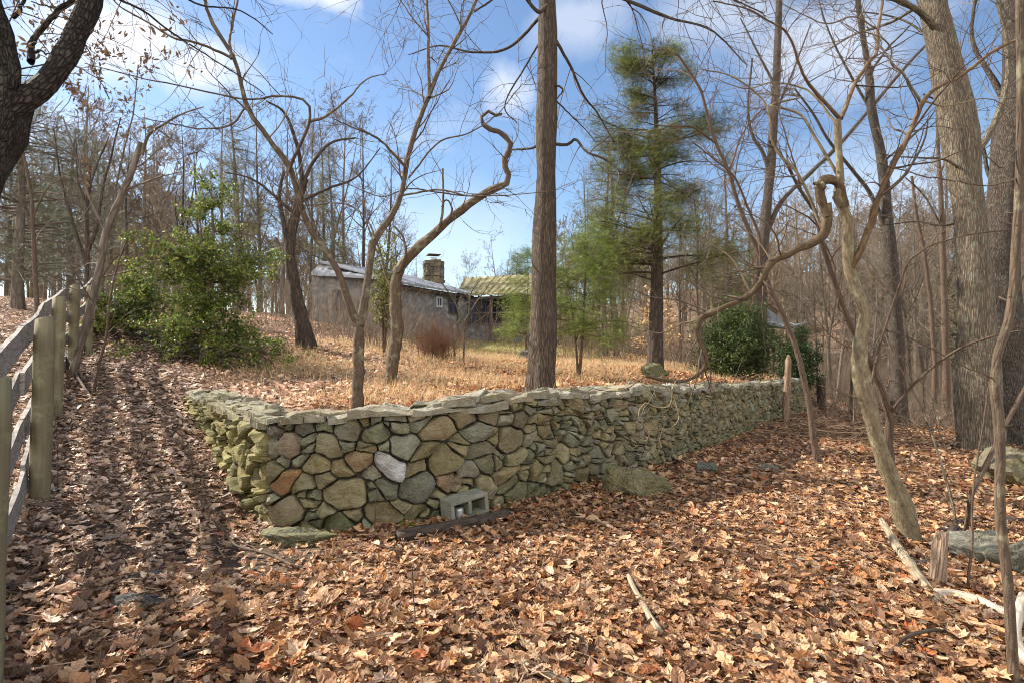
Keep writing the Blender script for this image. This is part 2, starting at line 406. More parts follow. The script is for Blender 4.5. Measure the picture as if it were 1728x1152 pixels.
TM = [leaf_template(oak, .55, .12, 1), leaf_template(oak, -.5, .3, 2), leaf_template(oak, 1.1, -.2, 3), leaf_template(maple, .4, .2, 4), leaf_template(maple, -.7, .1, 5),
      leaf_template(beech, 1.3, .1, 6), leaf_template(beech, -.6, .5, 7), leaf_template(maple, 1.0, .0, 8)]
S3 = leaf_template([(0, -.55), (.3, -.2), (.25, .2), (0, .55), (-.28, .15), (-.25, -.25)], .9, .2, 9)
S3 = (S3[0][[0, 1, 2, 3, 4, 5, 12]], None, np.array([[0, 1, 6], [1, 2, 6], [2, 3, 6], [3, 4, 6], [4, 5, 6], [5, 0, 6]]))
PAL = np.array([(.42, .27, .165), (.33, .20, .115), (.23, .125, .068), (.155, .08, .043), (.45, .31, .205), (.36, .19, .09), (.28, .10, .04), (.50, .37, .26), (.19, .11, .07), (.11, .06, .04), (.31, .23, .18)])
PWT = np.array([.15, .14, .12, .12, .11, .09, .03, .08, .09, .09, .04])
def sample_band(d0, d1, rho):
    half = 1.02; area = half * (d1 ** 2 - d0 ** 2); n = int(area * rho)
    d = np.sqrt(rng.uniform(d0 ** 2, d1 ** 2, n)); x = rng.uniform(-half, half, n) * d
    return x, d
litter = Acc()
def strew(x, y, detailed, smin, smax, lift, tiltd, dark=None):
    q = np.stack([x, y], 1); s, over = sdist(q)
    keep = ~((s > -.02) & (s < .5) & (over < .3)) | (rng.uniform(size=len(x)) < .04)
    keep &= rng.uniform(size=len(x)) > grass_mask(q) * .35
    lawn = lawn_mask(x, y); keep &= rng.uniform(size=len(x)) > lawn * .9
    bare = np.exp(-(((x + 1.95) / 1.0) ** 2 + ((y - 4.1) / .62) ** 4)); keep &= rng.uniform(size=len(x)) > bare * .88
    x, y, s, over = x[keep], y[keep], s[keep], over[keep]; n = len(x)
    z = ground(x, y); onwall = (s > -.02) & (s < .5) & (over < .3); z = np.where(onwall, z + .1, z)
    z = z + rng.uniform(0, 1, n) ** 1.6 * lift + .006
    t = np.abs(rng.normal(0, tiltd, n)); az = rng.uniform(0, 2 * pi, n)
    Z = np.stack([np.sin(t) * np.cos(az), np.sin(t) * np.sin(az), np.cos(t)], 1)
    Mx = frames(Z); S = rng.uniform(smin, smax, n) * np.where(rng.uniform(size=n) < .2, .55, 1)
    col = PAL[rng.choice(len(PAL), n, p=PWT / PWT.sum())] * rng.uniform(.7, 1.75, (n, 1)) * [1.05, .98, .87]
    left = np.clip((-1.5 - x) / 1.5, 0, 1)[:, None]
    col = col * (1 - left) + left * (col * .45 + col.mean(1, keepdims=True) * np.array([[.61, .49, .40]]) * 2.0)  # pinkish grey leaf tone on the left, brightened to offset the fence's shade
    terr = np.clip((s - .4) / .5, 0, 1)[:, None]; col = col * (1 - terr * .0) * (1 + terr * np.array([[.22, .1, .0]]))
    C = np.stack([x, y, z], 1)
    if detailed:
        w = rng.choice(len(TM), n, p=[.17, .16, .16, .06, .05, .18, .17, .05])
        for k, (tv, tq, tt) in enumerate(TM):
            i = w == k; cards(litter, C[i], Mx[i], S[i], tv, tq, tt, col[i])
    else: cards(litter, C, Mx, S, S3[0], None, S3[2], col)
strew(*sample_band(1.6, 4.2, 700), True, .04, .118, .055, .45)
strew(*sample_band(1.6, 4.2, 950), False, .02, .065, .04, .6)
strew(*sample_band(4.2, 6.5, 480), True, .04, .112, .05, .45)
strew(*sample_band(4.2, 6.5, 500), False, .025, .065, .04, .6)
strew(*sample_band(6.5, 10, 420), False, .05, .125, .05, .55)
strew(*sample_band(10, 16, 260), False, .045, .115, .05, .55)
strew(*sample_band(16, 30, 80), False, .06, .13, .05, .5)
lo = litter.obj('leaf_litter', M['litter'], None, False)
tag(lo, 'fallen brown oak and maple leaves carpeting the woodland floor', 'leaf litter', kind='stuff')

# ------------------------------------------------------------------ dry grass on the terrace
def blades(acc, x, y, hmin, hmax, pal, wid=.004, lean=.9, n=4, z=None):
    k = len(x); z = ground(x, y) if z is None else z
    P = np.zeros((k, n, 3)); P[:, 0] = np.stack([x, y, z - .01], 1)
    az = rng.uniform(0, 2 * pi, k); h = rng.uniform(hmin, hmax, k); ln = rng.uniform(.2, 1., k) * lean
    for i in range(1, n):
        a = ln * (i / (n - 1)) * 1.7
        P[:, i] = P[:, i - 1] + np.stack([np.sin(a) * np.cos(az), np.sin(a) * np.sin(az), np.cos(a)], 1) * (h / (n - 1))[:, None]
    side = np.stack([-np.sin(az), np.cos(az), np.zeros(k)], 1)
    w = wid * np.linspace(1, .15, n)
    V = np.stack([P - side[:, None] * w[None, :, None], P + side[:, None] * w[None, :, None]], 2)
    id_ = np.arange(k * n * 2).reshape(k, n, 2)
    Q = np.stack([id_[:, :-1, 0], id_[:, :-1, 1], id_[:, 1:, 1], id_[:, 1:, 0]], -1).reshape(-1, 4)
    col = np.asarray(pal)[rng.integers(0, len(pal), k)] * rng.uniform(.75, 1.25, (k, 1))
    acc.add(V.reshape(-1, 3), Q, None, np.repeat(col, n * 2, 0))
SP = [(.64, .44, .22), (.74, .56, .32), (.56, .36, .17), (.44, .30, .17), (.78, .62, .40)]
ga = Acc()
x, y = sample_band(6.0, 24, 260); q = np.stack([x, y], 1)
tuft = np.clip(vnoise(q, 2.2, 21) * 1.7 + .6, 0, 1); keep = rng.uniform(size=len(x)) < grass_mask(q) * tuft * (1 - lawn_mask(x, y)) * .9
x, y = x[keep], y[keep]
x = np.repeat(x, 2) + rng.normal(0, .06, 2 * len(x)); y = np.repeat(y, 2) + rng.normal(0, .06, 2 * len(y))
blades(ga, x, y, .08, .28, SP, .0045, 1.0)
o = ga.obj('dry_grass', M['straw'], None, False); tag(o, 'straw coloured winter grass lying over the terrace', 'dry grass', kind='stuff')
ga = Acc(); n = 26000; x = rng.normal(-.3, 4.2, n); y = rng.uniform(21.5, 32.5, n)
blades(ga, x, y, .04, .10, [(.20, .19, .06), (.30, .25, .09), (.42, .32, .14), (.16, .17, .05)], .008, .7, 3)
o = ga.obj('lawn_grass', M['straw'], None, False); tag(o, 'thin yellow green grass on the lawn below the house', 'grass', kind='stuff')
# ------------------------------------------------------------------ dry stone wall
def arc(L):
    return np.concatenate([[0], np.cumsum(np.hypot(*np.diff(L, axis=0).T))])
aM, aR = arc(FACE_M), arc(FACE_R)
def along(line, a, u, w=0.):
    """ground-plan point u metres along a face, w metres in front of it"""
    x = np.interp(u, a, line[:, 0]); y = np.interp(u, a, line[:, 1])
    e = .12; dx = np.interp(u + e, a, line[:, 0]) - np.interp(u - e, a, line[:, 0]); dy = np.interp(u + e, a, line[:, 1]) - np.interp(u - e, a, line[:, 1])
    l = np.hypot(dx, dy); return x + dy / l * w, y - dx / l * w
topd_M = (np.array([0, .8, 1.35, 2.4, 3.6, 4.9, 7.9, 12.4, 18.2]) / 18.2 * aM[-1], [.755, .83, .885, .89, .88, .84, .68, .46, .29])
def top_M(u): return np.interp(u, *topd_M) + .015 * np.sin(u * 3.1) + .01 * np.sin(u * 8.3)
def top_R(u): return np.interp(u, [0, aR[-1]], [.72, .755]) + .012 * np.sin(u * 4)

def clip(poly, nx_, ny_, c):
    out = []
    k = len(poly)
    for i in range(k):
        a, b = poly[i], poly[(i + 1) % k]; da = nx_ * a[0] + ny_ * a[1] - c; db = nx_ * b[0] + ny_ * b[1] - c
        if da <= 0: out.append(a)
        if da * db < 0:
            t = da / (da - db); out.append((a[0] + (b[0] - a[0]) * t, a[1] + (b[1] - a[1]) * t))
    return out
def cells(seeds, w, u0, u1, v0, v1, asp):
    """power diagram cells, stretched so that stones lie flat"""
    S = np.array(seeds) * [1, asp]; out = []
    for i, p in enumerate(S):
        D = ((S - p) ** 2).sum(1); near = np.argsort(D)[1:26]
        poly = [(u0, v0 * asp), (u1, v0 * asp), (u1, v1 * asp), (u0, v1 * asp)]
        for j in near:
            q = S[j]; n = q - p; c = ((q ** 2).sum() - (p ** 2).sum() + w[i] - w[j]) / 2
            poly = clip(poly, n[0], n[1], c)
            if len(poly) < 3: break
        out.append(np.array(poly) / [1, asp] if len(poly) >= 3 else None)
    return out
def smooth_outline(poly, k=26, r=1):
    q = poly
    for _ in range(r):
        a = q; b = np.roll(q, -1, 0); q = np.stack([a * .9 + b * .1, a * .1 + b * .9], 1).reshape(-1, 2)
    c = np.vstack([q, q[:1]]); s = arc(c); u = np.linspace(0, s[-1], k, endpoint=False)
    return np.stack([np.interp(u, s, c[:, 0]), np.interp(u, s, c[:, 1])], 1)
STONE = np.array([(.32, .29, .19), (.36, .30, .18), (.29, .27, .21), (.38, .31, .20), (.23, .23, .17), (.34, .29, .19), (.38, .32, .22), (.31, .31, .26), (.35, .27, .17), (.26, .22, .16), (.37, .35, .29), (.20, .19, .15)])
def stone(acc, poly, place, depth, bulge, col, gap=.007, tilt=.04, k=26, push=0.):
    """one stone: an outline (u, v) with worn arrises, a hewn face of a few broken planes and a body reaching into the wall"""
    o_ = smooth_outline(poly, k, 0); c = o_.mean(0); d = o_ - c; r = np.hypot(*d.T); o_ = c + d * (1 - gap / np.maximum(r, .02))[:, None]
    size = np.hypot(*(o_ - c).T).mean(); e = rng.normal(0, .035 * size, k); e = (e + np.roll(e, 1)) * .7
    d = o_ - c; d = d * (1 + e / np.maximum(np.hypot(*d.T), .02))[:, None]
    prof = [(1., -depth), (1.0, -bulge * 1.1), (.992, -bulge * .05), (.965, bulge * .42), (.90, bulge * .72), (.74, bulge * .92), (.52, bulge), (.28, bulge)]
    ta, tb = rng.normal(0, tilt, 2); V = []
    pl = [(rng.uniform(0, 6.28), rng.uniform(.25, .9), rng.uniform(.05, .5)) for _ in range(4)]
    wv = [(norm(rng.normal(size=2)) * f, rng.uniform(0, 6.28), a) for f, a in ((14, .006), (25, .0045), (45, .0032), (80, .0024), (130, .0016))]
    for f, w in prof:
        q = d * f; wz = np.full(k, float(w))
        if w > -depth: wz = wz + q[:, 0] * ta + q[:, 1] * tb
        if w > -bulge:
            for an, s, off in pl:
                t = (q[:, 0] * cos(an) + q[:, 1] * sin(an)) / size; wz = np.minimum(wz, bulge * (1.1 - np.maximum(t - off, 0) * s * 2.2) + q[:, 0] * ta + q[:, 1] * tb)
            for kk, p0, a in wv: wz = wz + a * np.sin(q @ kk + p0)
        V.append(np.column_stack([c + q, wz]))
    V.append(np.array([[c[0], c[1], V[-1][:, 2].mean()]])); V = np.vstack(V)
    m = len(prof); i = np.arange(k); j = (i + 1) % k
    Q = np.concatenate([np.stack([a * k + i, a * k + j, (a + 1) * k + j, (a + 1) * k + i], 1) for a in range(m - 1)])
    T = np.stack([(m - 1) * k + i, (m - 1) * k + j, np.full(k, m * k)], 1)
    V[k:, 2] += push; acc.add(place(V), Q, T, col)
def lay(acc, line, a, topf, u0, u1, n, asp, seedlist=(), smear=.05, sd=1, yellow=0., drop=.06, rel=.014):
    r = np.random.default_rng(sd); L = u1 - u0
    pts = [(p[0], p[1]) for p in seedlist]; w = [p[2] for p in seedlist]; cl = {i: p[3] for i, p in enumerate(seedlist) if len(p) > 3}
    tries = 0
    while len(pts) < n and tries < 60000:
        tries += 1; q = (r.uniform(u0, u1), r.uniform(0.02, .98)); md = .15 + .17 * r.uniform() ** .9
        md *= 1 - .35 * (q[0] > 5.5)
        if all(((q[0] - p[0]) ** 2 + ((q[1] - p[1]) * asp) ** 2) > (md * md if k_ >= len(seedlist) else max(md, .035 + 1.0 * math.sqrt(max(seedlist[k_][2], 0))) ** 2) for k_, p in enumerate(pts)): pts.append(q); w.append(r.uniform(-.002, .004) + (md - .15) * .06)
    cs = list(enumerate(cells(pts, w, u0, u1, 0, 1, asp))); out = []
    def split(poly, dep):                          # broken into flat slabs and wedges
        if poly is None: return
        x0, y0 = poly[:, 0], poly[:, 1]; ar = abs(np.sum(x0 * np.roll(y0, -1) - y0 * np.roll(x0, -1))) / 2
        if dep >= 3 or ar < .012 or r.uniform() > (.8, .42, .25)[dep]: out.append((-1, poly)); return
        wd, ht = np.ptp(x0), np.ptp(y0); an = r.normal(0, .30) + (pi / 2 if wd > ht * r.uniform(1.5, 2.3) else 0); p = poly.mean(0) + r.normal(0, .16, 2) * [wd, ht]; nn = (-sin(an), cos(an)); cc = nn[0] * p[0] + nn[1] * p[1]
        pl = [tuple(q) for q in poly]
        for s in (1, -1):
            g_ = clip(pl, nn[0] * s, nn[1] * s, cc * s)
            if len(g_) >= 3: split(np.array(g_), dep + 1)
    for i, poly in cs:
        if poly is None: continue
        if i < len(seedlist): out.append((i, poly))
        else: split(poly, 0)
    for i, poly in out:
        ar = abs(np.sum(poly[:, 0] * np.roll(poly[:, 1], -1) - poly[:, 1] * np.roll(poly[:, 0], -1))) / 2
        if ar < .0016: continue
        den = smooth_outline(poly, 44, 0)
        wx = (den[:, 1] - .5) * .16 * np.sin(den[:, 0] * 1.9 + sd) + .5 * smear * (np.sin(den[:, 1] * 9 + den[:, 0] * 4.1) + .6 * np.sin(den[:, 0] * 13 + 1)); wy = smear * (np.sin(den[:, 0] * 5.3 + 2 + sd) + .7 * np.sin(den[:, 0] * 11.7 - den[:, 1] * 6))
        edge = np.clip(np.minimum(den[:, 1], 1 - den[:, 1]) * 6, 0, 1); eu = np.clip(np.minimum(den[:, 0] - u0, u1 - den[:, 0]) * 8, 0, 1)
        den = den + np.stack([wx * eu, wy * edge], 1)
        def place(V, c=None):
            u = V[:, 0]; tp = topf(u); x, y = along(line, a, u, V[:, 2]); gx_, gy_ = along(line, a, u, .12)
            bt = ground(gx_, gy_) - drop; return np.column_stack([x, y, bt + (tp - bt) * V[:, 1]])
        col = STONE[r.integers(0, len(STONE))] * r.uniform(.78, 1.18)
        col = col * [.95, 1.0, .88]
        if i in cl: col = np.array(cl[i])
        if yellow: col = col * (1 - yellow) + yellow * np.array((.46, .42, .16)) * r.uniform(.55, 1.2)
        low = np.clip((.25 - poly[:, 1].mean()) / .25, 0, 1) * .45; col = col * (1 - low) + low * np.array((.16, .19, .085))
        stone(acc, den, place, .22, r.uniform(.018, .055), col, r.uniform(.005, .013), .13, 26 if poly[:, 0].mean() < 7 else 16, push=r.normal(0, rel) - (.03 if ar < .008 and r.uniform() < .5 else 0))
wall = empty('stone_wall', (-2.18, 5.05, -.15)); tag(wall, 'dry laid mossy fieldstone retaining wall turning a corner and curving away downhill', 'stone wall')
# seeds of the stones near the corner as they lie: u, v (0..1), weight, colour
def sv(px, py):                                   # position on the main face from the picture
    u = np.linspace(0, 5.2, 200); x, y = along(FACE_M, aM, u, 0); p = 864 + x / y * F; k = np.argmin(abs(p - px))
    z = EYE - (py - 576) / F * y[k]; tp = top_M(u[k]); b_ = gz(*[float(v) for v in along(FACE_M, aM, u[k], .12)]) - .06
    return u[k], float(np.clip((z - b_) / (tp - b_), .03, .97))
near = []
for px, py, w, c in [(478, 862, .03, (.34, .29, .19)), (484, 812, .012, (.45, .26, .13)), (494, 745, .012, (.34, .27, .19)), (476, 770, -.01, None), (505, 777, -.01, None), (560, 756, .018, (.33, .30, .19)), (612, 775, .012, (.42, .31, .18)),
                     (580, 838, .03, (.35, .31, .18)), (535, 790, .0, None), (548, 815, -.004, None), (663, 782, .02, (.72, .74, .76)), (700, 822, .026, (.21, .215, .17)), (690, 748, .012, (.33, .33, .26)), (740, 725, .02, (.36, .30, .18)),
                     (640, 865, .02, (.25, .20, .11)), (560, 890, .015, (.17, .19, .10)), (650, 815, .008, (.19, .20, .14)), (600, 720, .01, (.22, .21, .15)), (645, 730, .008, None), (775, 706, .014, (.27, .22, .13)), (820, 700, .008, (.26, .21, .14)),
                     (750, 782, .022, (.25, .22, .12)), (800, 730, .015, (.27, .27, .21)), (860, 735, .02, (.27, .24, .15)), (805, 760, .01, (.23, .22, .16)), (705, 788, .006, None), (720, 760, .006, None), (857, 795, .008, None), (790, 800, .006, (.36, .34, .28)),
                     (755, 812, .012, (.34, .24, .14)), (880, 830, .02, (.22, .22, .13)), (940, 802, .016, (.24, .22, .13)), (865, 812, .01, None), (905, 790, .004, None), (985, 800, .012, None), (630, 795, .004, None), (520, 725, .004, (.2, .19, .15)), (475, 735, -.004, (.22, .2, .16))]:
    u, v = sv(px, py); near.append((u, v, w) + ((c,) if c else ()))
face = Acc()
lay(face, FACE_M, aM, top_M, 0., 5.2, 250, 1.35, near, .03, 3)
lay(face, FACE_M, aM, top_M, 5.2, 9.3, 230, 1.2, (), .035, 4, drop=.06)
lay(face, FACE_M, aM, top_M, 9.3, aM[-1], 300, .72, (), .03, 5, drop=.05)
fo = face.obj('face_stones', None, wall, False)
ret = Acc(); lay(ret, FACE_R, aR, top_R, 0., aR[-1] - .02, 85, 1.0, (), .05, 8, yellow=.6, rel=.04)
ro = ret.obj('return_stones', None, wall, False); tag(ro, 'sunlit end face covered in yellow green algae')
# coping: flat slabs lying over the top
cap = Acc()
def coping(line, a, topf, u0, u1, n, wd, sd, yellow=0., two=True, w0=-.05, lift=(-.005, .05), prob=1.):
    r = np.random.default_rng(sd); pts = []; t = 0
    while len(pts) < n and t < 20000:
        t += 1; q = (r.uniform(u0, u1), r.uniform(w0, wd)); md = .13 + .12 * r.uniform()
        if all(((q[0] - p[0]) / 1.5) ** 2 + (q[1] - p[1]) ** 2 > md * md * .7 for p in pts): pts.append(q)
    for poly in cells(pts, r.uniform(-.004, .008, len(pts)), u0, u1, w0, wd, 1.3):
        if poly is None or len(poly) < 3 or r.uniform() > prob: continue
        h = r.uniform(.035, .075); lf = r.uniform(*lift); col = np.array([(.38, .36, .29), (.42, .39, .31), (.30, .30, .26), (.40, .35, .25), (.46, .44, .38)][r.integers(0, 5)]) * r.uniform(.85, 1.1)
        if yellow: col = col * (1 - yellow) + yellow * np.array((.36, .35, .2))
        den = smooth_outline(poly * 1.0, 30, 1); c = den.mean(0); den = c + (den - c) * r.uniform(.9, 1.1)
        den += r.normal(0, .009, den.shape)
        def place(V):
            x, y = along(line, a, np.clip(V[:, 0], 0, a[-1]), -V[:, 1]); return np.column_stack([x, y, topf(V[:, 0]) + V[:, 2] + lf])
        stone(cap, den, place, h * .9, r.uniform(.008, .02), col, .005, .12, 22)
coping(FACE_M, aM, top_M, 0., 5.5, 58, .44, 1, .1); coping(FACE_M, aM, top_M, 5.5, aM[-1], 95, .42, 2, .1)
coping(FACE_R, aR, top_R, 0., aR[-1], 44, .52, 3, .35)
coping(FACE_M, aM, top_M, 1.5, 9, 26, .34, 12, .15, w0=.04, lift=(.05, .075))
coping(FACE_M, aM, top_M, .3, 9, 70, .30, 21, .15, w0=-.03, lift=(.06, .09), prob=.3); coping(FACE_R, aR, top_R, .3, aR[-1] - .3, 40, .42, 22, .3, w0=.0, lift=(.05, .08), prob=.35)
cap.obj('capping_stones', None, wall, False)
core = Acc()
for line, a, tf in ((FACE_M, aM, top_M), (FACE_R, aR, top_R)):
    u = np.linspace(.03, a[-1] - .03, 120); rows = []
    for w, z in ((.05, 0), (.05, 1), (.40, 1), (.40, 0)):
        x, y = along(line, a, u, -w); X0, Y0 = along(line, a, u, .1); b_ = ground(X0, Y0) - .25
        rows.append(np.column_stack([x, y, np.where(z, tf(u) - .035, b_)]))
    V = np.stack(rows, 1).reshape(-1, 3); i = np.arange(119)[:, None] * 4; Q = np.concatenate([np.stack([i[:, 0] + k, i[:, 0] + 4 + k, i[:, 0] + 4 + (k + 1) % 4, i[:, 0] + (k + 1) % 4], 1) for k in range(3)])
    core.add(V, Q, None, (1, 1, 1)); core.add(V[[0, 1, 2, 3]], [[0, 1, 2, 3]]); core.add(V[[-4, -3, -2, -1]], [[3, 2, 1, 0]])
co2 = core.obj('rubble_core', plain_mat('gap_shade_rubble', (.02, .018, .012), (.07, .06, .04), 20), wall)  # rubble backing, its dark colour stands in for shade in the gaps
def rock_mat(name, moss=.3, grey=.35):
    m, nt, b, o = new_mat(name); a = N(nt, 'Attribute', attribute_name='Col'); co = coords(nt); cs = coords(nt, 'Object', (1, 1, 2.2))
    n1 = noise(nt, co, 6, 9, .72); n2 = noise(nt, cs, 26, 8, .75); n3 = noise(nt, co, 5.5, 8, .7, .6); n4 = noise(nt, co, 110, 5, .7); n5 = noise(nt, cs, 13, 7, .7, 1.2)
    c = mixc(nt, mrange(nt, n1, .38, .62, 0, .8), a.outputs['Color'], mixc(nt, 1., a.outputs['Color'], (.52, .44, .34), 'MULTIPLY'))
    c = mixc(nt, mrange(nt, n5, .53, .66, 0, .5), c, (.42, .34, .20))
    c = mixc(nt, mrange(nt, n2, .28, .46, .55, 0), c, (.07, .06, .045))
    c = mixc(nt, mrange(nt, noise(nt, co, 12, 8, .8), .60, .68, 0, grey), c, (.55, .55, .48))
    c = mixc(nt, mrange(nt, n3, .48, .66, 0, moss), c, (.17, .175, .06))
    c = mixc(nt, mrange(nt, n4, .32, .5, .4, 0), c, (.05, .045, .03))
    lk(nt, c, b.inputs['Base Color']); b.inputs['Roughness'].default_value = .92
    h = N(nt, 'Math', operation='MULTIPLY_ADD'); lk(nt, n5, h.inputs[0]); h.inputs[1].default_value = 1.4; lk(nt, n2, h.inputs[2])
    h2 = N(nt, 'Math', operation='MULTIPLY_ADD'); lk(nt, n4, h2.inputs[0]); h2.inputs[1].default_value = .4; lk(nt, h.outputs[0], h2.inputs[2])
    bump(nt, b, h2.outputs[0], .85, .025); return m
M['rock'] = rock_mat('fieldstone'); M['rock_moss'] = rock_mat('mossy_fieldstone', .8, .2)
for o in wall.children:
    if not o.data.materials: o.data.materials.append(M['rock'])

# ------------------------------------------------------------------ loose rocks
def rock(name, c, s, label, mat='rock', col=(.27, .26, .2), rz=0., seed=1, sharp=1., group=None, cat='rock', tilt=0.):
    r = np.random.default_rng(seed); bm_n = 24; th, ph = np.meshgrid(np.linspace(0, 2 * pi, 64, endpoint=False), np.linspace(.001, pi - .001, 33))
    D = np.stack([np.sin(ph) * np.cos(th), np.sin(ph) * np.sin(th), np.cos(ph)], -1).reshape(-1, 3); rad = np.ones(len(D)) * 1.5
    for _ in range(int(9 * sharp) + 4):
        n = norm(r.normal(size=3)); h = r.uniform(.72, 1.0); dt = D @ n; rad = np.where(dt > .05, np.minimum(rad, h / np.maximum(dt, .05)), rad)
    for f_, a_ in ((3, .05), (7, .03), (15, .02), (31, .012)):
        for _ in range(4): w_ = norm(r.normal(size=3)) * f_; rad = rad * (1 + a_ * np.sin(D @ w_ + r.uniform(0, 6)))
    V = D * rad[:, None] * np.array(s) / 2
    a = tilt; V = V @ np.array([[cos(a), 0, -sin(a)], [0, 1, 0], [sin(a), 0, cos(a)]])
    V = V @ np.array([[cos(rz), sin(rz), 0], [-sin(rz), cos(rz), 0], [0, 0, 1]])
    idx = np.arange(64 * 33).reshape(33, 64); Q = np.stack([idx[:-1], idx[1:], np.roll(idx[1:], -1, 1), np.roll(idx[:-1], -1, 1)], -1).reshape(-1, 4)
    V = V + r.normal(0, .006, V.shape) * np.mean(s); o = build(name, V, Q, None, M[mat], None, False, np.broadcast_to(col, (len(V), 3))); o.location = c
    return tag(o, label, cat, group)
def ground_rock(px, py, wpx, h, label, **k):
    p = on(px, py); w = wpx / F * p[1]; k.setdefault('dep', .7); dep = k.pop('dep')
    sink = k.pop('sink', .3); return rock('rock', (p[0], p[1] + w * .25, p[2] + h * (.5 - sink)), (w, w * dep, h), label, **k)
ground_rock(1086, 836, 84, .34, 'moss covered boulder sloping out of the leaves in front of the stone wall', mat='rock_moss', col=(.24, .22, .12), seed=3, tilt=.12, sink=.3, dep=1.0, sharp=.5)
ground_rock(1192, 800, 36, .16, 'small dark greenish rock half buried in leaves, nearer the mossy boulder', col=(.15, .17, .15), seed=5)
ground_rock(1300, 796, 34, .12, 'small low grey rock between the dark greenish rock and the reddish stem', col=(.17, .18, .165), seed=6)
ground_rock(1672, 955, 105, .24, 'flat pale grey rock beside the broken stump', col=(.30, .29, .23), seed=9, sink=.25, dep=.8)
ground_rock(1735, 975, 60, .26, 'dark rock overlapping the flat pale grey rock', col=(.16, .16, .13), seed=10, sink=.2)
ground_rock(500, 925, 100, .16, 'flat green mossy footing stone at the corner of the wall', col=(.25, .25, .16), mat='rock_moss', seed=12, sink=.35, dep=.5)
ground_rock(1748, 822, 100, .7, 'big rounded boulder with mossy top against the thick paired trunks', col=(.22, .2, .14), mat='rock_moss', seed=14, sink=.3, dep=1.)
ground_rock(205, 1035, 90, .07, 'flat dark slab flush with the leaves near the fence', col=(.13, .135, .125), seed=15, sink=.2, dep=1.)
ground_rock(230, 985, 60, .05, 'thin dark slab behind the flat slab near the fence', col=(.15, .15, .14), seed=16, sink=.2, dep=1.)
ground_rock(1108, 640, 44, .34, 'green mossy rock at the foot of the evergreen', col=(.17, .18, .10), mat='rock_moss', seed=17, sink=.2)
ground_rock(884, 607, 26, .5, 'dark rock on the lawn just beside the thick central trunk', col=(.15, .15, .14), seed=19)
def wall_rock(px, py, d, s, label, seed, col=(.27, .27, .22)):
    c = at(px, py, d); o = rock('rock', c, s, label, col=col, seed=seed, group='loose stones lying on top of the wall'); return o
wall_rock(706, 683, 5.42, (.16, .2, .07), 'flat stone lying loose on the wall above the white lichened stone', 31)
wall_rock(782, 684, 5.6, (.12, .12, .085), 'roundish grey stone sitting on the wall top left of the central trunk', 32, (.30, .31, .30))
wall_rock(965, 666, 6.75, (.24, .26, .085), 'pale slab lying on the wall right beside the central trunk', 33, (.3, .3, .24))
wall_rock(1062, 662, 7.5, (.2, .2, .12), 'dark blocky stone standing on the wall top left of the hanging branch', 34, (.2, .2, .15))
# ------------------------------------------------------------------ traced trees by the wall
def nchain(items, n):
    P = np.stack([i[0] for i in items]); R = np.stack([i[1] for i in items]); return P, R
def twigs(acc, P, R, spec, col=(1, 1, 1), sides=3):
    """successive orders of branching; spec: list of dicts for spawn"""
    out = []
    for k, s in enumerate(spec):
        s = dict(s); c = s.pop('count', 1); sd_ = s.pop('sides', sides)
        P, R = spawn(P, R, c, **s); tubes(acc, P, R, sd_, col=col); out.append((P, R))
    return out
def hero(name, label, cat, base, limbs, bark, twigmat, spec, sides=14, rough=.04, flare=None, twigcol=(1, 1, 1), skip=(), extra=None, leaves=None, group=None):
    """limbs: list of (points, d, w0, w1, kw). The first one is the trunk."""
    root = empty(name, base); tag(root, label, cat, group)
    tr = Acc(); L = []
    for i, l in enumerate(limbs):
        pts, d, w0, w1 = l[:4]; kw = l[4] if len(l) > 4 else {}
        kw = dict(kw); tint = kw.pop('tint', None); P, R = limb(pts, d, w0, w1, 30, **kw)
        if i == 0 and pts[0][1] > 560: P[0, 2] -= .08
        big = max(w0, w1) > 9
        tubes(tr, P, R, sides if i == 0 else (8 if big else 5), rough * (1.6 if i else 1) if big else .03, flare if i == 0 else None, col=tint)
        L.append((P, R))
    bigl = [(P, R) for (P, R), l in zip(L, limbs) if max(l[2], l[3]) > 9]
    if bigl: SP_, SR_ = spawn(*nchain(bigl, 30), 1, perlen=1.6, labs=.05, n=4, wig=.12, rr=.32, tip=.7, rmax=.014, tmin=.1, tmax=.9, ang=(50, 80)); tubes(tr, SP_, SR_, 6, .1, cap=True)
    tr.obj('trunk', M[bark], root)
    P, R = nchain([l for i, l in enumerate(L) if i not in skip], 30)
    cr = Acc(); lev = twigs(cr, P, R, spec, twigcol); cr.obj('crown', M[twigmat], root)
    return root, L, lev
TW = lambda per1, l1, per2=3.5, per3=4., up=.02, w=.14, t0=.22: [dict(perlen=per1 * 1.9, labs=l1 * 1.15, n=9, wig=w, up=up, rr=.5, rmax=.011, tmin=t0, ang=(30, 70), lmin=.12),
     dict(perlen=per2 * 1.25, labs=l1 * .62, n=7, wig=w, up=up, rr=.7, tmin=.12, ang=(28, 62), rfix=.0040), dict(perlen=per3 * 1.1, labs=l1 * .3, n=5, wig=w, up=up, rfix=.0026, tmin=.12, ang=(30, 65))]

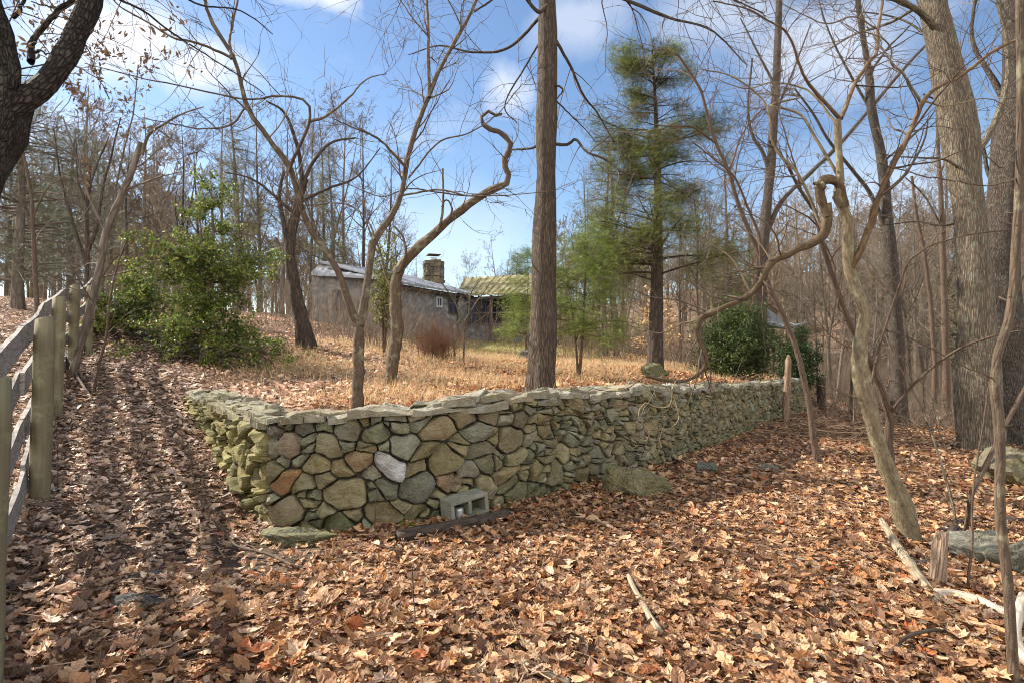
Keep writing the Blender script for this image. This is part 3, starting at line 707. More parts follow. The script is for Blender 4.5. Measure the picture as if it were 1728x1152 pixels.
# slender two-armed tree standing just behind the wall
hero('bare_tree', 'slender bare tree directly behind the wall, two limbs spread in a wide V', 'tree', (-1.63, 6.0, gz(-1.63, 6.0)), [
    ([(603, 702), (604, 640), (605, 590), (607, 548)], 6.0, 19, 17),
    ([(606, 552), (591, 520), (572, 462), (545, 420), (520, 385), (505, 345), (488, 288), (462, 252), (440, 222), (413, 182), (392, 105), (368, 66), (345, 22), (332, -60), (300, -180)], 6.0, 13, 5, dict(drift=-.6)),
    ([(607, 550), (616, 505), (624, 450), (632, 405), (660, 370), (679, 330), (686, 285), (702, 225), (727, 160), (748, 112), (782, 52), (812, -10), (850, -150)], 6.0, 15, 4, dict(drift=.8)),
    ([(724, 165), (722, 110), (722, 50), (721, 0), (716, -120)], 6.5, 7, 3, dict(drift=.3)),
    ([(391, 98), (360, 85), (320, 70), (285, 62), (245, 38), (200, 12), (170, -20)], 5.5, 5, 2, dict(drift=-.5)),
    ([(390, 100), (388, 60), (392, 25), (404, -30)], 5.5, 5, 3, dict(drift=.4)),
    ([(488, 290), (499, 262), (522, 208), (516, 172), (470, 164), (425, 168), (330, 150), (230, 128), (150, 108)], 5.7, 6, 1.5, dict(drift=-.9)),
    ([(521, 208), (560, 192), (590, 165), (612, 140), (650, 128)], 5.6, 5, 1.5, dict(drift=.5)),
    ([(412, 184), (388, 210), (340, 215), (290, 205), (240, 195)], 5.5, 4, 1.5, dict(drift=-.4)),
    ([(632, 405), (625, 380), (600, 350), (560, 340), (520, 350)], 6.0, 4, 1.5, dict(drift=.5)),
    ([(686, 285), (640, 235), (600, 215), (570, 200)], 6.3, 5, 1.5, dict(drift=-.5)),
    ([(690, 300), (740, 240), (790, 225), (840, 190), (880, 140)], 6.4, 3.5, 1.2, dict(drift=.4)),
    ([(722, 60), (690, 20), (655, -40)], 6.6, 3, 1.5),
    ([(680, 330), (740, 322), (790, 330), (860, 326), (930, 318)], 6.3, 4, 1.2, dict(drift=-.5)),
    ], 'bark_smooth', 'twig', TW(3.2, .62), flare=(.12, .25, 5, 1.), skip=(0,))
# second tree on the terrace with the contorted limb
hero('bare_tree', 'bare tree beyond the V-shaped one, its contorted limb curling back like a hook', 'tree', (-2.03, 9.5, gz(-2.03, 9.5)), [
    ([(659, 650), (664, 610), (670, 560), (668, 520), (668, 480), (674, 455)], 9.5, 21, 19),
    ([(672, 458), (698, 425), (730, 398), (755, 374), (798, 342), (832, 322), (853, 314), (857, 298), (849, 280), (853, 264), (862, 252), (852, 234), (842, 226), (822, 220), (811, 210), (812, 198), (826, 190), (838, 200), (845, 194)], 9.5, 16, 4, dict(wob=.02)),
    ([(738, 392), (745, 368), (748, 335), (750, 285)], 9.3, 6, 3), ([(755, 374), (762, 355), (752, 340), (742, 350)], 9.3, 4, 2),
    ([(672, 460), (684, 430), (680, 400), (664, 380)], 9.4, 6, 3), ([(668, 500), (650, 460), (640, 420), (620, 380), (612, 330)], 9.6, 5, 2, dict(drift=.5)),
    ([(850, 315), (800, 330), (740, 324), (690, 318), (640, 332), (560, 300)], 9.4, 3.5, 1.5, dict(drift=-.6)),
    ], 'bark_smooth', 'twig', TW(1.1, .8), flare=(.25, .2, 5, 2.), skip=(0,))
# the oak in the middle
r, L, lev = hero('oak_tree', 'thick straight central trunk with furrowed bark standing behind the stone wall', 'tree', (.43, 8.6, gz(.43, 8.6)), [
    ([(911, 672), (915, 600), (918, 500), (919, 400), (922, 250), (924, 120), (925, 40), (922, -40), (915, -200), (918, -420), (925, -700)], 8.6, 47, 20, dict(wob=.02)),
    ([(934, 243), (958, 243), (972, 234), (990, 256), (1020, 268), (1052, 290), (1100, 300), (1150, 322)], 8.6, 6, 2, dict(drift=-1.)),
    ([(906, 247), (885, 252), (864, 252)], 8.6, 5, 3, dict(drift=.3)),
    ([(938, 68), (962, 110), (985, 160), (1010, 190), (1040, 240)], 8.6, 6, 2, dict(drift=.8)),
    ([(938, 145), (948, 150), (938, 168)], 8.5, 4, 2), ([(938, 170), (960, 190), (985, 215), (1005, 240)], 8.6, 3, 1.2, dict(drift=.5)),
    ([(924, 8), (910, 20), (895, 5), (880, -12), (850, -10), (800, 20)], 8.5, 8, 3, dict(drift=-.4)),
    ([(930, -10), (990, -20), (1060, 0), (1130, 30), (1200, 50), (1260, 110)], 8.6, 9, 2, dict(drift=-1.2)),
    ([(920, 20), (860, 80), (800, 90), (740, 80), (690, 95)], 8.7, 6, 1.5, dict(drift=1.2)),
    ([(918, 60), (880, 120), (850, 180), (870, 210)], 8.6, 4, 1.5, dict(drift=1.)),
    ([(930, -60), (1000, -90), (1100, -60), (1200, -20), (1290, 20)], 8.8, 8, 2, dict(drift=1.5)),
    ([(918, -100), (840, -150), (760, -120), (690, -60), (640, 0)], 8.8, 8, 2, dict(drift=-1.5)),
    ([(930, -200), (1010, -290), (1110, -320), (1200, -280)], 8.8, 9, 3, dict(drift=1.5)), ([(918, -300), (840, -420), (740, -450), (660, -420)], 8.8, 9, 3, dict(drift=-1.)),
    ], 'bark_oak', 'twig', TW(2.6, 1.0, 3., 3.2, -.05, .13), sides=28, rough=.03, flare=(.45, .35, 6, .4), skip=(0, 2, 4))
# leaning dark tree in front of the house
hero('leaning_tree', 'dark rough trunk leaning before the house wing, seen beside the V-shaped tree', 'tree', (-5.05, 14., gz(-5.05, 14.)), [
    ([(519, 582), (508, 540), (497, 490), (488, 440), (487, 400), (497, 355), (512, 300)], 14., 25, 13, dict(wob=.05)),
    ([(489, 430), (478, 380), (472, 330), (480, 290)], 14., 10, 5), ([(512, 305), (530, 270), (560, 240), (600, 232)], 14., 8, 3, dict(drift=1.)), ([(510, 305), (500, 240), (480, 190), (450, 170)], 14., 8, 3, dict(drift=-1.)),
    ([(495, 360), (450, 320), (420, 300), (380, 290)], 14., 6, 2), ([(500, 345), (550, 320), (600, 300), (640, 250)], 14., 6, 2)],
    'bark_dark', 'twig', TW(1.6, 1.3, 2.6, 2.6), sides=12, flare=(.4, .4, 5, 1.3), skip=())
# reddish curved stem and the crooked yellow-barked tree with its arching limb
d = 8.6
hero('curved_stem', 'reddish curving stem before the far end of the wall, beside the pointed stake', 'tree', tuple(on(1383, 783)), [
    ([(1383, 787), (1372, 740), (1366, 690), (1352, 625), (1338, 575), (1316, 525), (1297, 487), (1288, 458), (1280, 430), (1258, 380), (1238, 330), (1228, 290), (1205, 240), (1190, 190), (1180, 150), (1140, 90)], d, 11, 4),
    ([(1285, 450), (1282, 400), (1262, 350), (1240, 300), (1205, 268), (1170, 240)], d, 6, 2, dict(drift=-.5)), ([(1230, 290), (1250, 230), (1280, 190), (1320, 170)], d, 4, 1.5, dict(drift=.5)), ([(1205, 240), (1170, 215), (1130, 212), (1080, 205)], d, 4, 1.5, dict(drift=-.4))],
    'bark_red', 'twig', TW(2.6, .85), sides=10, flare=(.2, .2, 4, .5), twigcol=(1.15, .9, .8))
hero('crooked_tree', 'crooked yellowish trunk with broken hooked top, its dark limb arching over the wall', 'tree', tuple(on(1552, 928)), [
    ([(1545, 930), (1532, 880), (1512, 820), (1492, 770), (1478, 725), (1466, 680), (1456, 640), (1453, 590), (1457, 550), (1462, 525), (1452, 495), (1438, 460), (1433, 420), (1435, 375), (1426, 350), (1415, 330), (1420, 300), (1418, 250), (1418, 200)], 5., 30, 11, dict(wob=.02)),
    ([(1424, 350), (1419, 324), (1411, 309), (1398, 304), (1387, 310), (1384, 324), (1389, 344), (1395, 366)], 5., 15, 14, dict(wob=.008, tint=(.5, .42, .36))), ([(1392, 318), (1382, 312), (1374, 314)], 4.97, 10, 4), ([(1412, 306), (1418, 296), (1413, 290)], 4.98, 8, 4),
    ([(1392, 345), (1396, 362), (1392, 392), (1375, 410), (1350, 418), (1325, 430), (1300, 440), (1287, 458), (1278, 478), (1255, 500), (1215, 518), (1180, 534), (1170, 545), (1173, 568), (1186, 595), (1184, 618), (1165, 636), (1140, 642), (1110, 638), (1085, 632)], 5., 15, 5, dict(wob=.02, tint=(.5, .42, .38))),
    ([(1418, 202), (1400, 180), (1370, 148), (1358, 130), (1345, 100), (1330, 60), (1300, 40), (1260, 20), (1200, 5)], 5., 7, 2, dict(drift=-.5, tint=(.75, .6, .52))),
    ([(1419, 200), (1432, 172), (1445, 140), (1470, 100), (1480, 88), (1482, 50), (1488, 0), (1495, -80)], 5., 8, 4, dict(drift=.5, tint=(.75, .6, .52))),
    ([(1436, 452), (1450, 430), (1460, 405), (1472, 375), (1486, 325), (1505, 280), (1530, 235), (1552, 185), (1556, 172), (1580, 145), (1620, 125), (1680, 80), (1740, 50)], 5., 12, 4, dict(drift=-.3, tint=(.75, .6, .52))),
    ([(1556, 174), (1540, 145), (1528, 125), (1508, 104), (1510, 80), (1495, 60), (1460, 48)], 4.9, 5, 2, dict(drift=-.3)),
    ([(1418, 215), (1400, 195), (1375, 165), (1350, 150), (1300, 140), (1250, 150), (1200, 130)], 5.1, 5, 1.5, dict(drift=.5)),
    ([(1416, 300), (1380, 240), (1350, 195), (1300, 180), (1350, 165), (1270, 160)], 5.1, 6, 2, dict(drift=.6)),
    ([(1392, 392), (1385, 380), (1350, 300), (1318, 265), (1302, 240), (1298, 195), (1280, 165), (1230, 130), (1180, 120)], 5., 6, 2, dict(drift=.4)),
    ([(1482, 50), (1440, 30), (1400, 40), (1350, 20), (1290, -20)], 5.2, 3, 1.2), ([(1560, 172), (1600, 180), (1660, 170), (1730, 190)], 4.8, 3, 1.2),
    ([(1140, 642), (1133, 660), (1128, 685), (1105, 686), (1090, 680), (1078, 700), (1088, 715), (1098, 730), (1090, 745)], 4.8, 2.2, 1.3, dict(tint=(1.5, 1.45, 1.35))), ([(1130, 655), (1142, 690), (1140, 710), (1125, 722), (1108, 724)], 4.8, 1.8, 1.1, dict(tint=(1.5, 1.45, 1.35))),
    ([(1265, 490), (1240, 440), (1215, 420), (1165, 400), (1120, 390)], 5.1, 2.5, 1., dict(drift=.4)), ([(1300, 440), (1270, 400), (1230, 380), (1180, 310)], 5.1, 2.5, 1., dict(drift=.4)),
    ([(1175, 540), (1150, 545), (1120, 560), (1090, 555), (1040, 520), (990, 512)], 5.2, 3, 1, dict(drift=.3)),
    ], 'bark_yellow', 'twig', TW(4.4, .6, 4., 4.4), sides=18, rough=.10, flare=(.65, .16, 5, 2.), skip=(0, 1, 2, 3))
hero('curved_stem', 'smooth brown stem springing up behind the crooked yellowish trunk and crossing it', 'tree', tuple(on(1508, 800)), [
    ([(1508, 830), (1503, 780), (1497, 740), (1503, 712), (1497, 690), (1488, 660), (1472, 625), (1458, 590), (1440, 560), (1424, 520), (1405, 465), (1390, 415), (1378, 360), (1352, 320), (1338, 290), (1322, 262), (1300, 235)], 5.9, 15, 4, dict(drift=-.7)),
    ([(1500, 700), (1512, 682), (1540, 650), (1580, 615), (1620, 590), (1680, 568), (1740, 558)], 5.8, 6, 3, dict(drift=-1.)),
    ([(1469, 660), (1480, 610), (1495, 550), (1518, 480), (1530, 445), (1560, 420), (1620, 400), (1700, 390)], 5.6, 5, 2, dict(drift=-.6)),
    ([(1412, 480), (1400, 430), (1380, 400), (1330, 380), (1290, 372)], 5.5, 3, 1), ([(1352, 320), (1330, 250), (1310, 180), (1320, 120)], 5.2, 3, 1)],
    'bark_red', 'twig', TW(2.2, .55), sides=10, twigcol=(1.15, .95, .85))
hero('slim_tree', 'slim dark bare stem kinked halfway, nearest the camera, crossing the big paired trunks', 'tree', tuple(on(1712, 1150, 1.6)), [
    ([(1712, 1175), (1704, 1060), (1700, 980), (1688, 900), (1684, 820), (1686, 740), (1676, 660), (1673, 620), (1684, 590), (1700, 540), (1708, 480), (1712, 400), (1718, 280), (1719, 150), (1716, 0), (1722, -200), (1735, -500)], 2.6, 17, 10, dict(wob=.006)),
    ([(1719, 250), (1700, 280), (1688, 280), (1640, 220), (1610, 120), (1600, 60)], 2.6, 3, 1.), ([(1680, 640), (1600, 600), (1560, 580), (1500, 560)], 2.6, 2, .8), ([(1700, 540), (1730, 470), (1760, 440)], 2.6, 4, 2), ([(1716, 300), (1650, 305), (1560, 290), (1480, 270)], 2.6, 2, .8)],
    'bark_smooth', 'twig', [dict(perlen=1.6, labs=.4, n=6, wig=.15, rr=.4, rmax=.0022, tmin=.4), dict(perlen=5, labs=.16, n=4, wig=.15, rfix=.001)], sides=14, rough=.03)
# big double trunk
def big(name, label, pts, d, w0, w1, extra, flare, mat='bark_pale', **k):
    return hero(name, label, 'tree', tuple(on(pts[0][0], pts[0][1] - 6)), [(pts, d, w0, w1, dict(wob=.03))] + extra, mat, 'twig_grey', TW(1.5, 1.2, 2.4, 2.4), sides=30, rough=.05, flare=flare, skip=(0,))
big('old_tree', 'massive pale furrowed trunk leaning left toward its top, front one of the close pair', [(1655, 800), (1655, 740), (1650, 640), (1646, 520), (1640, 400), (1628, 280), (1605, 150), (1575, 0), (1540, -160), (1510, -380)], 10.2, 62, 38,
    [([(1590, 60), (1540, 10), (1480, -10), (1400, -5)], 10.2, 12, 4, dict(drift=-1.)), ([(1648, 260), (1680, 200), (1700, 130), (1695, 60), (1680, 0)], 10.4, 12, 5, dict(drift=.5)), ([(1640, 300), (1600, 270), (1560, 265), (1520, 262), (1480, 255)], 10.2, 5, 1.5, dict(drift=-1.)),
     ([(1560, -60), (1450, -120), (1330, -110), (1240, -40)], 10.3, 12, 3, dict(drift=-1.)), ([(1635, 370), (1590, 380), (1540, 372), (1480, 380)], 10.3, 4, 1.5, dict(drift=1.)), ([(1570, 0), (1500, 40), (1440, 60), (1390, 90)], 10.2, 6, 2, dict(drift=1.5)), ([(1600, 120), (1560, 60), (1510, 30), (1430, 20)], 10.2, 5, 2, dict(drift=1.))], (.55, .45, 5, .3))
big('old_tree', 'brown deeply furrowed trunk just behind the massive pale one in the close pair', [(1712, 770), (1706, 700), (1698, 600), (1692, 500), (1690, 400), (1698, 280), (1708, 160), (1712, 40), (1716, -120), (1730, -400)], 11.6, 56, 34,
    [([(1700, 330), (1670, 300), (1655, 240), (1620, 190), (1560, 160)], 11.6, 8, 3, dict(drift=1.)), ([(1706, 200), (1680, 140), (1650, 90), (1640, 40), (1660, -60)], 11.6, 10, 4, dict(drift=.8)), ([(1712, 0), (1650, -60), (1560, -80), (1480, -60)], 11.6, 10, 3, dict(drift=1.))], (.5, .5, 6, 1.1), 'bark_old')
big('old_tree', 'reddish trunk cut by the picture edge, outermost beside the close pair', [(1740, 790), (1738, 700), (1734, 600), (1733, 450), (1730, 300), (1735, 100), (1740, -200)], 12.6, 44, 30, [([(1733, 300), (1760, 240), (1800, 200)], 12.6, 8, 3)], (.3, .5, 5, .3), 'bark_red')
# forked tree leaning in over the fence
r, L, lev = hero('forked_tree', 'rough grey forked tree leaning in over the fence, small dead leaves clinging to it', 'tree', (-3.75, 2.4, gz(-3.75, 2.4)), [
    ([(-640, 1010), (-480, 880), (-330, 720), (-190, 560), (-108, 440), (-58, 340), (-24, 260), (0, 200), (20, 160)], 2.75, 120, 62, dict(wob=.02)),
    ([(18, 185), (60, 158), (96, 125), (118, 85), (138, 40), (150, 0), (162, -50), (200, -200), (260, -420)], 2.75, 44, 26, dict(drift=.3)),
    ([(5, 190), (8, 130), (2, 70), (-12, 10), (-28, -90), (-60, -300)], 2.75, 50, 26, dict(drift=-.2)),
    ([(52, 105), (56, 80), (80, 50), (110, 22), (140, 0), (180, -40)], 2.8, 12, 5, dict(drift=.3)), ([(20, 30), (40, 10), (60, -30)], 2.9, 8, 4),
    ([(50, 90), (70, 85), (95, 92)], 3.0, 5, 2.), ([(172, -30), (200, 0), (240, 20), (300, 60), (380, 110), (450, 160)], 2.8, 5, 1.5, dict(drift=.8)), ([(150, -40), (120, 10), (90, 10), (60, 0)], 3.2, 5, 2.),
    ([(175, -70), (260, -40), (340, 5), (420, 20), (470, 60)], 2.9, 5, 1.5, dict(drift=.8)), ([(22, 120), (60, 110), (110, 100), (170, 130)], 3.4, 3, 1.5), ([(160, -20), (130, 40), (150, 100), (180, 170)], 3.4, 3, 1.2)],
    'bark_flaky', 'twig', [dict(perlen=9, labs=.5, n=7, wig=.14, rr=.4, rmax=.004, tmin=.1, up=-.05), dict(perlen=9, labs=.2, n=5, wig=.15, rfix=.0016, up=-.08)], sides=28, rough=.05, skip=(0,))
P, R = lev[1]; k = rng.choice(len(P), 3000, True); tip, _, _ = interp(P, R, k, rng.uniform(.2, 1, 3000)); tip = tip[(864 + tip[:, 0] / tip[:, 1] * F < 330) & (rng.uniform(size=3000) < .4)]; tip = tip + rng.normal(size=tip.shape) * .02
acc = Acc(); Zr = frames(rng.normal(size=(len(tip), 3)) * [1, 1, .3]); cards(acc, tip - [0, 0, .02], Zr, rng.uniform(.02, .042, len(tip)), TM[5][0] * [.7, 1, 1], TM[5][1], TM[5][2], np.array([(.19, .115, .07)]) * rng.uniform(.6, 1.4, (len(tip), 1)))
acc.obj('clinging_leaves', M['litter'], r)
# thin trees and saplings between the fence and the evergreen bush
hero('slim_tree', 'grey leaning bare tree with a snapped top between the fence and the green holly', 'tree', tuple(on(122, 660)), [
    ([(112, 665), (132, 600), (150, 540), (165, 480), (178, 420), (190, 375), (208, 330), (228, 285), (240, 240)], 8., 14, 9, dict(wob=.02)),
    ([(240, 262), (252, 230), (282, 208), (310, 190), (345, 178)], 8., 6, 2, dict(drift=-.5)), ([(182, 400), (150, 330), (130, 260), (110, 200)], 8., 5, 2), ([(190, 380), (200, 300), (225, 200), (235, 110)], 8., 4, 1.5), ([(215, 320), (260, 300), (300, 290)], 8., 4, 1.5)],
    'bark_grey', 'twig', TW(2.0, .9), sides=10, flare=(.2, .2, 5, 1))
hero('slim_tree', 'many-stemmed dark bare tree fanning out just behind the far fence posts', 'tree', tuple(on(150, 565, 8)), [
    ([(148, 580), (148, 520), (146, 470), (147, 420), (146, 340), (152, 280)], 13., 9, 5), ([(147, 450), (130, 400), (115, 350), (100, 290), (90, 220)], 13., 6, 2), ([(147, 430), (165, 380), (175, 320), (190, 260), (205, 200)], 13., 6, 2), ([(147, 350), (130, 300), (128, 240)], 13., 4, 2), ([(148, 340), (160, 290), (185, 230)], 13., 4, 2)],
    'bark_dark', 'twig', TW(1.6, 1.1, 2.5, 2.5), sides=8)
hero('slim_tree', 'thin upright bare stem outside the fan of dark stems, over the top fence plank', 'tree', tuple(on(52, 560, 6, 40) if False else at(70, 560, 12)), [
    ([(68, 575), (62, 500), (58, 430), (55, 370), (52, 320), (38, 250)], 12., 8, 4), ([(56, 400), (40, 350), (20, 320)], 12., 3, 1.5), ([(55, 370), (80, 320), (110, 300)], 12., 3, 1.5)], 'bark_red', 'twig', TW(1.6, 1.1, 2.5, 2.5), sides=8)
hero('sapling', 'thin leafless sapling on the path side of the third fence post', 'sapling', tuple(on(158, 665)), [
    ([(156, 668), (168, 610), (178, 570), (186, 500), (200, 440), (215, 400)], 7.6, 5, 2), ([(178, 560), (190, 540), (200, 500)], 7.6, 2, 1)], 'bark_red', 'twig', TW(2., .5), sides=6)
# slim young trees on the terrace
hero('sapling', 'pale forked leafless sapling standing in front of the porch steps', 'sapling', tuple(on(782, 612)), [
    ([(782, 614), (783, 580), (783, 550), (775, 530), (768, 510), (755, 490), (740, 470)], 15., 4, 2), ([(783, 552), (790, 530), (792, 505), (797, 490), (812, 470)], 15., 3, 1.5), ([(782, 545), (800, 515), (815, 495), (825, 480)], 15., 3, 1.2), ([(768, 610), (764, 570), (758, 545), (740, 520)], 15., 2.5, 1.2)], 'bark_pale', 'twig_grey', TW(1.6, .7, 3, 3), sides=6)
hero('sapling', 'thin leafless sapling rising at the near end of the dark evergreen bush', 'sapling', tuple(on(1182, 640)), [
    ([(1186, 650), (1183, 600), (1180, 540), (1176, 470), (1178, 400), (1170, 330)], 13., 5, 2), ([(1180, 560), (1195, 520), (1205, 480)], 13., 2, 1.), ([(1178, 480), (1160, 440), (1150, 400)], 13., 2, 1.)], 'bark_grey', 'twig', TW(2., .8), sides=6)
for px, py, top, d_, lab, lean in [(1632, 1000, 640, 4.5, 'pinkish bare shoot leaning right beside the broken stump', 35), (1480, 792, 560, 7., 'thin pale shoot standing left of the crooked yellowish trunk', -20), (1160, 762, 560, 7.2, 'thin straight pale shoot standing against the wall under the hanging branch', 8), (1215, 742, 600, 8.2, 'thin arching shoot in front of the wall near the pointed stake', 40),
                               (1440, 720, 470, 12., 'upright grey shoot in the brush past the wall end', 10), (1605, 770, 560, 8., 'slanting thin brown shoot left of the massive pale trunk', -120), (632, 900, 790, 4.7, 'short dry twig standing in leaves near the corner stones', 4), (830, 905, 770, 5., 'dry curved stem growing in front of the concrete block', 12), (702, 1060, 950, 3.2, 'little upright twig in the open leaves below the old timber', -4), (100, 830, 700, 4.9, 'small upright stick beside the second fence post', -10)]:
    b0 = on(px, py); d0 = b0[1]; w = 7 if d0 < 6 and top < 700 else 3
    hero('bare_shoot', lab, 'sapling', tuple(b0), [([(px, py + 4), (px + lean * .2, py * .75 + top * .25), (px + lean * .3, (py + top) / 2), (px + lean, top)], d0, w * .7, w * .3, dict(wob=.01))], 'bark_red' if w > 4 else 'bark_pale', 'twig', [dict(perlen=5, labs=.14 if top > 700 else .3, n=5, wig=.15, rfix=.0015), dict(perlen=6, labs=.08, n=4, wig=.15, rfix=.001)], sides=6)
# ------------------------------------------------------------------ plank fence climbing the slope
M['post'] = bark_mat('greenish_timber', (.11, .095, .055), (.27, .235, .145), 34, .05, (.27, .28, .15), .35, .006, crack=.1)
M['plank'] = plain_mat('weathered_plank', (.17, .155, .14), (.46, .43, .40), 7, .9, .6, .01, (1, 1, 9), usecol=True)
fence = empty('plank_fence', (-3.41, 4.1, .35)); tag(fence, 'weathered round-post fence with four grey planks per bay climbing the slope', 'fence')
posts = [(-.45, .2), (-1.925, 2.06), (-3.41, 4.1), (-4.98, 6.2), (-6.42, 8.3), (-7.75, 10.4), (-9.1, 12.5), (-10.6, 14.6), (-12.2, 16.8), (-13.8, 19.0)]
tops = []
for i, (x, y) in enumerate(posts):
    if i == 0: z0 = -.15
    else: z0 = gz(x, y)
    h = {1: 1.22, 2: 1.3, 3: 1.3, 4: 1.26}.get(i, 1.25); tops.append((x, y, z0 + h))
    if i == 0: continue
    rp = .056 if i == 1 else .063
    P = np.array([[x + .005 * k, y, z0 - .1 + (h + .1) * k / 9] for k in range(10)]); R = np.full(10, rp); R[-1] = rp * .93
    a = Acc(); tubes(a, P, R, 20, .02, cap=True); V = a.V[0]; top = V[:, 2] > z0 + h - .02; V[top, 2] += (V[top, 0] - x) * .35
    a.obj('post', M['post'], fence)
for i in range(len(posts) - 1):
    A_, B_ = np.array(tops[i]), np.array(tops[i + 1]); dv = B_ - A_; nrm = np.array([-dv[1], dv[0], 0]); nrm /= np.linalg.norm(nrm)
    for k in range(4):
        m = 14; rows = []; t = np.linspace(-.03, 1.03, m); sag = -.02 * np.sin(np.pi * np.clip(t, 0, 1)) * rng.uniform(.3, 1.6); tw = rng.normal(0, .012)
        for (w, hz) in ((.0, 0), (.027, 0), (.027, -.165), (.0, -.165)):
            c = A_ + dv * t[:, None] + nrm * (.072 + w + tw * np.sin(t * 5)[:, None]); c[:, 2] += hz - .03 - k * .325 + sag - (k == 3) * .03 * t
            rows.append(c + rng.normal(0, .0022, c.shape))
        V = np.stack(rows, 1).reshape(-1, 3); q = np.arange(m - 1) * 4
        Q = np.concatenate([np.stack([q + j, q + 4 + j, q + 4 + (j + 1) % 4, q + (j + 1) % 4], 1) for j in range(4)] + [[[3, 2, 1, 0]], [[4 * m - 4, 4 * m - 3, 4 * m - 2, 4 * m - 1]]])
        a = Acc(); a.add(V, Q, None, np.array([1, .97, .93]) * rng.uniform(.7, 1.1)); a.obj('plank', M['plank'], fence, False)

# ------------------------------------------------------------------ the house up on the lawn
hs_ = empty('stone_house', (-2.8, 37, 1.5)); tag(hs_, 'low grey stone house with mossy and metal roofs half hidden behind the trees', 'house')
m, nt, b, o = new_mat('grey_house_stone'); co = coords(nt); v = N(nt, 'TexVoronoi', Scale=2.6, Randomness=.9); lk(nt, coords(nt, 'Object', (1, 1, 1.8)), v.inputs['Vector']); sv_ = N(nt, 'SeparateColor'); lk(nt, v.outputs['Color'], sv_.inputs[0])
c = ramp(nt, sv_.outputs[0], [(0., (.19, .20, .22)), (.5, (.27, .28, .29)), (1., (.38, .375, .35))]); c = mixc(nt, mrange(nt, noise(nt, co, .7, 6), .4, .65, 0, .6), c, (.12, .12, .11)); c = mixc(nt, mrange(nt, v.outputs['Distance'], .25, .6, 0, .5), c, (.09, .09, .085)); lk(nt, c, b.inputs['Base Color']); bump(nt, b, noise(nt, co, 8, 6), .6, .04); M['stucco'] = m
M['metal'] = plain_mat('grey_metal_roof', (.20, .21, .23), (.40, .41, .43), 3, .45, .2, .01, (1, 1, 1), .3)
m, nt, b, o = new_mat('mossy_corrugated_roof'); co = coords(nt)
n = noise(nt, co, 1.4, 7, .65); c = ramp(nt, n, [(.35, (.09, .09, .035)), (.5, (.22, .19, .09)), (.68, (.38, .35, .25))]); lk(nt, c, b.inputs['Base Color']); bump(nt, b, noise(nt, co, 9, 5), .5, .05); M['mossroof'] = m
M['darkwood'] = plain_mat('dark_stained_wood', (.045, .035, .028), (.10, .075, .055), 4, .8, .2)
M['screen'] = plain_mat('dark_porch_screen', (.02, .025, .045), (.05, .06, .09), .8, .25, .1)
M['whitepaint'] = plain_mat('old_white_paint', (.5, .5, .48), (.72, .72, .70), 6, .7, .1)
def prism(name, pts, thick, mat, parent=hs_, holes=None):
    """thick sheet: polygon pts extruded along the vector thick"""
    a = Acc(); p = np.array(pts, float); k = len(p); V = np.vstack([p, p + np.array(thick)]); Q = [[i, (i + 1) % k, k + (i + 1) % k, k + i] for i in range(k)]
    if k == 4: Q += [[3, 2, 1, 0], [4, 5, 6, 7]]; a.add(V, Q)
    else: a.add(V, Q, [[0, i + 1, i] for i in range(1, k - 1)] + [[k, k + i, k + i + 1] for i in range(1, k - 1)])
    return a.obj(name, mat, parent, False)
A0 = np.array([-6.15, 30.6]); A1 = np.array([-2.9, 38.]); B1 = np.array([1.9, 35.4]); F0 = np.array([-10.4, 29.6])
def v3(p, z): return np.array([p[0], p[1], z])
nA = np.array([A1[1] - A0[1], -(A1[0] - A0[0])]); nA = nA / np.linalg.norm(nA); nB = np.array([B1[1] - A1[1], -(B1[0] - A1[0])]); nB = nB / np.linalg.norm(nB)
nF = np.array([A0[1] - F0[1], -(A0[0] - F0[0])]); nF = nF / np.linalg.norm(nF)
prism('wall', [v3(F0, 1.0), v3(A0, 1.0), v3(A0, 4.75), v3(F0, 4.95)], v3(-nF * .4, 0), M['stucco'])
prism('wall', [v3(A0, .8), v3(A1, .8), v3(A1, 4.55), v3(A0, 4.6)], v3(-nA * .4, 0), M['stucco'])
duB = (B1 - A1) / np.linalg.norm(B1 - A1)
prism('wall', [v3(A1 - duB * 2.5 + nB * -1.6, .8), v3(B1 + nB * -1.6, .8), v3(B1 + nB * -1.6, 4.5), v3(A1 - duB * 2.5 + nB * -1.6, 4.5)], v3(-nB * .3, 0), M['screen'])
prism('wall', [v3(A1 + .3 * nB, .7), v3(B1, .7), v3(B1, 2.55), v3(A1 + .3 * nB, 2.55)], v3(-nB * .3, 0), M['stucco'])
prism('wall', [v3(B1, .6), v3(B1 + [1.2, 6], .6), v3(B1 + [1.2, 6], 4.5), v3(B1, 4.5)], v3([-.3, .05], 0), M['stucco'])
